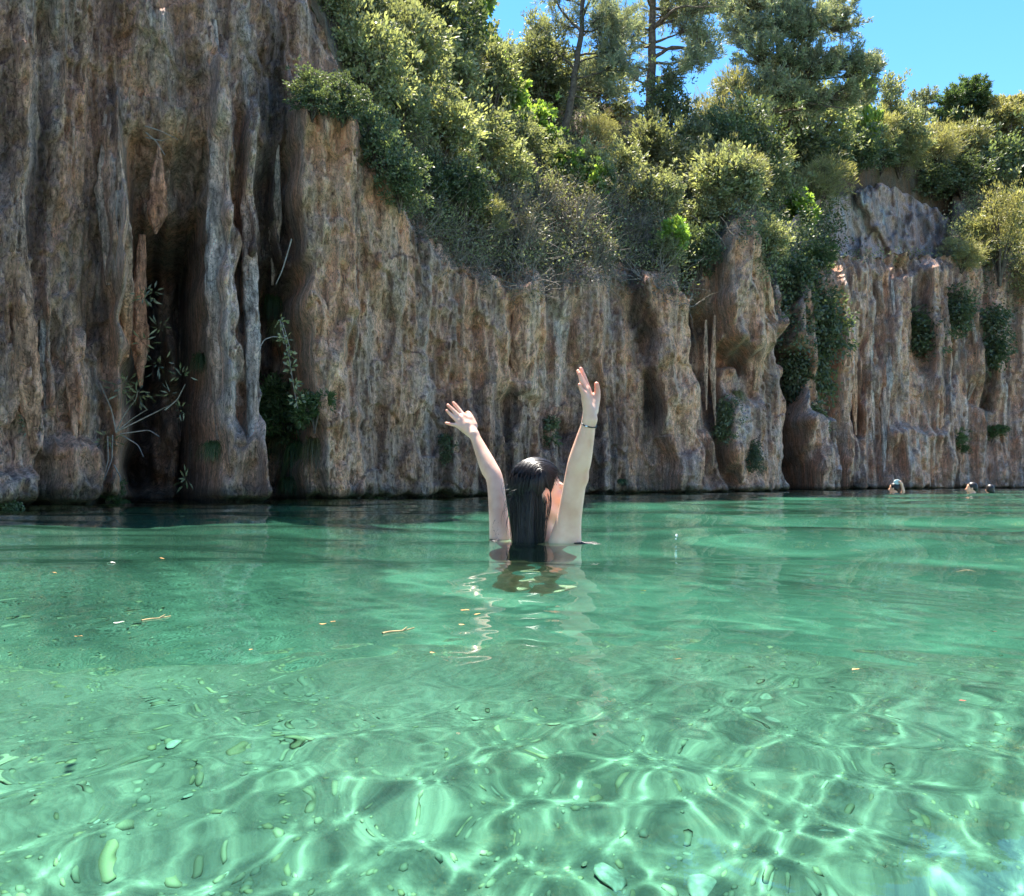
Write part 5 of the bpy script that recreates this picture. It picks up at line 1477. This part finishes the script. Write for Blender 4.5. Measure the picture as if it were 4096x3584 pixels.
GF = (ico_f[None] + (np.arange(n_) * 12)[:, None, None]).reshape(-1, 3)
gm = np_mesh('gravel', GV, GF)
gt = sr.uniform(.8, 1.15, n_); gw = sr.uniform(0, 1, n_)
gc = np.stack([gt * (.215 + .06 * gw), gt * (.235 + .03 * gw), gt * (.185 - .03 * gw)], 1)
add_col(gm, np.repeat(gc, 12, 0))
GM, nt, b = new_mat('mixed_gravel'); a_ = nt.nodes.new('ShaderNodeAttribute'); a_.attribute_name = 'tone'; nt.links.new(a_.outputs['Color'], b.inputs['Base Color']); b.inputs['Roughness'].default_value = .9; b.inputs['Specular IOR Level'].default_value = .1
gravel = tag(link('gravel', gm, GM), 'pale gravel spread over the shallow pool bed', None, None, 'stuff')
gravel.cycles.is_caustics_receiver = True

# ------------------------------------------------------------------ things afloat
LEAFM = [simple_mat('orange_dead_leaf', (.55, .27, .09), .6, .3, .3, 60), simple_mat('white_petal', (.82, .78, .72), .5, .3, .1, 60), simple_mat('tan_twig', (.36, .26, .13), .8, .2, .4, 60), simple_mat('yellow_leaf', (.60, .45, .08), .6, .3, .2, 60), simple_mat('red_brown_leaf', (.22, .07, .04), .6, .3, .3, 60)]
def floating_leaf(x, y, ln, j, label, fat=.45, name='floating_leaf', cat='leaf'):
    p = water_at(x, y); s_ = ln / F * p[1] * 1.1
    n = 9; u = np.linspace(0, 1, n); wd_ = fat * np.sin(np.pi * u ** .8) * .5
    curl = .18 * np.sin(u * 3 + x)
    V_ = np.concatenate([np.stack([u - .5, k * wd_, .10 + curl * (u - .5) + .12 * abs(k) * wd_], 1) for k in (-1, -.5, 0, .5, 1)])
    V2 = V_ - np.array([0, 0, .03]); V_ = np.concatenate([V_, V2])
    f = np.concatenate([grid_faces(5, n), grid_faces(5, n)[:, ::-1] + 5 * n])
    o = link(name, np_mesh(name, V_, f), LEAFM[j])
    a = sr.uniform(-.6, .6) + (0 if sr.uniform() < .5 else 3.14)
    o.location = (p[0], p[1], float(wave_z(p[0], p[1])) + .0008); o.rotation_euler = (sr.uniform(-.1, .25), sr.uniform(-.1, .1), a); o.scale = (s_, s_, s_)
    return tag(o, label, cat, 'leaf bits afloat on the pool' if cat == 'leaf' else None)
for x, y, l, j, t_ in [
    (238, 1259, 20, 1, 'white petal afloat on the left, brightest of the floating bits'), (157, 1278, 16, 0, 'orange leaf bit afloat left below the white petal'), (107, 1178, 15, 0, 'orange leaf bit afloat nearest the left edge'),
    (222, 1149, 16, 1, 'thin pale leaf bit afloat above the white petal'), (324, 1134, 14, 0, 'tan leaf bit afloat farthest out on the left'), (502, 1303, 9, 0, 'tiny orange leaf bit afloat between petal and twig'),
    (646, 1255, 14, 0, 'orange leaf bit afloat, left of a close pair left of the twig'), (666, 1249, 11, 0, 'orange leaf bit afloat, right of a close pair left of the twig'), (930, 1223, 18, 0, 'orange leaf bit afloat left of the lower arm reflection, upper one'),
    (955, 1231, 13, 0, 'small orange leaf bit afloat right beside the upper one at the arm reflection'), (923, 1253, 11, 0, 'orange leaf bit afloat just below the upper pair at the arm reflection'), (865, 1312, 12, 0, 'orange leaf bit afloat above the hand reflection'),
    (1355, 1328, 16, 0, 'orange leaf bit afloat right of the wavy arm reflection'), (1712, 1352, 18, 0, 'tan leaf bit afloat on the right'), (1286, 1190, 12, 3, 'yellow leaf bit afloat right of the woman'),
    (1985, 1268, 16, 4, 'dark brown leaf bit afloat near the right edge'), (1926, 1430, 13, 4, 'red brown leaf bit afloat low on the right'), (1930, 1133, 34, 2, 'long thin straw afloat at the far right')]:
    floating_leaf(x, y, l, j, t_, .12 if 'straw' in t_ else .5)
def twig(x0, y0, x1, y1, r, label):
    a_, b_ = water_at(x0, y0), water_at(x1, y1); u = np.linspace(0, 1, 9)[:, None]
    p = a_ * (1 - u) + b_ * u; p[:, 2] = wave_z(p[:, 0], p[:, 1]) + r * .6; p[:, 1] += .004 * np.sin(u[:, 0] * 7)
    q = p[5]; side_ = np.stack([q + np.array([.006, .010, .004]) * t for t in (0, .5, 1)])
    v, f = tubes([p, side_], [np.linspace(r, r * .5, 9), np.array([.6, .5, .3]) * r], 6)
    return tag(link('twig', np_mesh('twig', v, f), LEAFM[2]), label, 'twig')
twig(765, 1270, 828, 1258, .0016, 'tan twig afloat left of the arm reflection')
twig(283, 1254, 340, 1246, .0013, 'thin straw coloured twig afloat right of the white petal')
WDM = simple_mat('water_drop', (.9, .95, .95), .03, .5, **{'Transmission Weight': .6, 'IOR': 1.333})
import bmesh
for x, y, r, l in [(1353, 1071, 2.6, 'uppermost splash drop in the air right of the woman'), (1352, 1078, 1.6, 'middle splash drop in the air right of the woman'), (1354, 1088, 2.2, 'lowest splash drop right of the woman, touching the water')]:
    bm = bmesh.new(); bmesh.ops.create_icosphere(bm, subdivisions=2, radius=r / F * 3.2); m_ = bpy.data.meshes.new('water_drop'); bm.to_mesh(m_); bm.free(); m_.shade_smooth()
    o = link('water_drop', m_, WDM); o.location = at(x, y, 3.2); o.scale = (1, 1, 1.25); tag(o, l, 'drop', 'splash drops')

# ------------------------------------------------------------------ swimmers far off
SKIN2 = skin_mat('tanned_skin', (0.66, 0.40, 0.27), .1)
def swimmer(x, Y, label, look, hr_, mat_h, arm=False, sink=.0):
    c_ = np.array(at(x, 900, Y)); c_[2] = .105 - sink
    Q = Field(np.arange(c_[0] - .28, c_[0] + .36, .010), np.arange(c_[1] - .32, c_[1] + .32, .010), np.arange(-.55, .38, .010))
    f_ = np.array([math.sin(look), math.cos(look), 0]); r_ = np.array([f_[1], -f_[0], 0]); u_ = np.array([0, 0, 1.]); X_ = (f_, r_, u_)
    P_ = lambda a, b, c: c_ + f_ * a + r_ * b + u_ * c
    Q.ell(P_(-.01, 0, .03), X_, (.098, .077, .092), .01); Q.ell(P_(.035, 0, -.035), X_, (.065, .060, .085), .02)
    Q.cap(P_(.10, 0, .0), P_(.117, 0, -.03), .010, .013, .01)
    for s_ in (-1, 1): Q.ell(P_(-.01, s_ * .082, -.01), X_, (.02, .011, .034), .006)
    Q.cap(P_(-.02, 0, -.06), P_(-.03, 0, -.17), .056, .064, .03)
    for s_ in (-1, 1): Q.cap(P_(-.03, s_ * .03, -.16), P_(-.03, s_ * .17, -.20), .058, .055, .04)
    Q.ell(P_(-.03, 0, -.34), X_, (.11, .17, .2), .05)
    if arm:
        sh, el, wr_, hd = P_(-.02, .19, -.20), c_ + np.array([.20, -.04, -.10]), c_ + np.array([.165, -.06, .10]), c_ + np.array([.125, -.07, .155])
        Q.chain([sh, el, wr_], [.05, .043, .030], .02); Q.cap(wr_, hd, .032, .030, .02)
        for k in range(4): Q.chain([hd + np.array([0, (k - 1.5) * .016, 0]), hd + np.array([-.035, (k - 1.5) * .018, .016]), hd + np.array([-.055, (k - 1.5) * .017, -.004])], [.010, .009, .008], .004)
        Q.chain([wr_, hd + np.array([-.02, -.03, -.03]), hd + np.array([-.05, -.02, -.03])], [.016, .012, .010], .006)
    o = empty('person', (c_[0], c_[1], -.5)); tag(o, label, 'person', 'swimmers far off at the right wall')
    under(link('body', Q.mesh('body', 1), SKIN2), o)
    Hh = Field(np.arange(c_[0] - .2, c_[0] + .2, .009), np.arange(c_[1] - .2, c_[1] + .2, .009), np.arange(-.02, .34, .009))
    Hh.ell(P_(-.022, 0, .04), X_, (.106, .088, .098), .01); Hh.cap(P_(-.07, -.03, .0), P_(-.07, .03, -.03), .05, k=.02)
    P3 = np.meshgrid(*Hh.g, indexing='ij', sparse=True); l_ = [P3[i] - c_[i] for i in range(3)]
    Hh.d = np.maximum(Hh.d, sum(l_[i] * f_[i] for i in range(3)) - (.02 + .4 * np.clip(l_[2], -.05, .1)))
    under(link('hair', Hh.mesh('hair', 1), mat_h), o)
    return c_
HAIR2 = simple_mat('dark_hair', (.012, .010, .009), .45, .4, .3, 60)
c1_ = swimmer(1786, 21, 'far swimmer lifting a pale mask beside the head', -.9, 0, HAIR2, True)
swimmer(1941, 19.0, 'far swimmer with short dark hair, head and shoulders out of the water', -1.2, 0, HAIR2, False, -.01)
swimmer(1978, 20.0, 'rightmost far swimmer, only the top of the head out of the water', .3, 0, HAIR2, False, .035)
mk = empty('diving_mask', Vector(c1_ + np.array([.05, -.08, .15]))); tag(mk, 'pale diving mask held up by the far swimmer', 'mask')
u = np.linspace(0, 2 * np.pi, 25)
v, f = tubes([np.stack([.075 * np.cos(u), 0 * u, .045 * np.sin(u)], 1)], [np.full(25, .014)], 8)
link('rim', np_mesh('rim', v, f), simple_mat('pale_rubber', (.45, .55, .54), .5), mk)
rv = np.array([(.072 * math.cos(a), y_, .042 * math.sin(a)) for y_ in (-.004, .004) for a in np.linspace(0, 2 * np.pi, 20, endpoint=False)])
lens_f = [np.array([list(range(20))[::-1]]), np.array([list(range(20, 40))]), grid_faces(2, 20, True)]
link('lens', np_mesh('lens', rv, lens_f, False), simple_mat('mask_glass', (.45, .55, .56), .15, .6), mk)
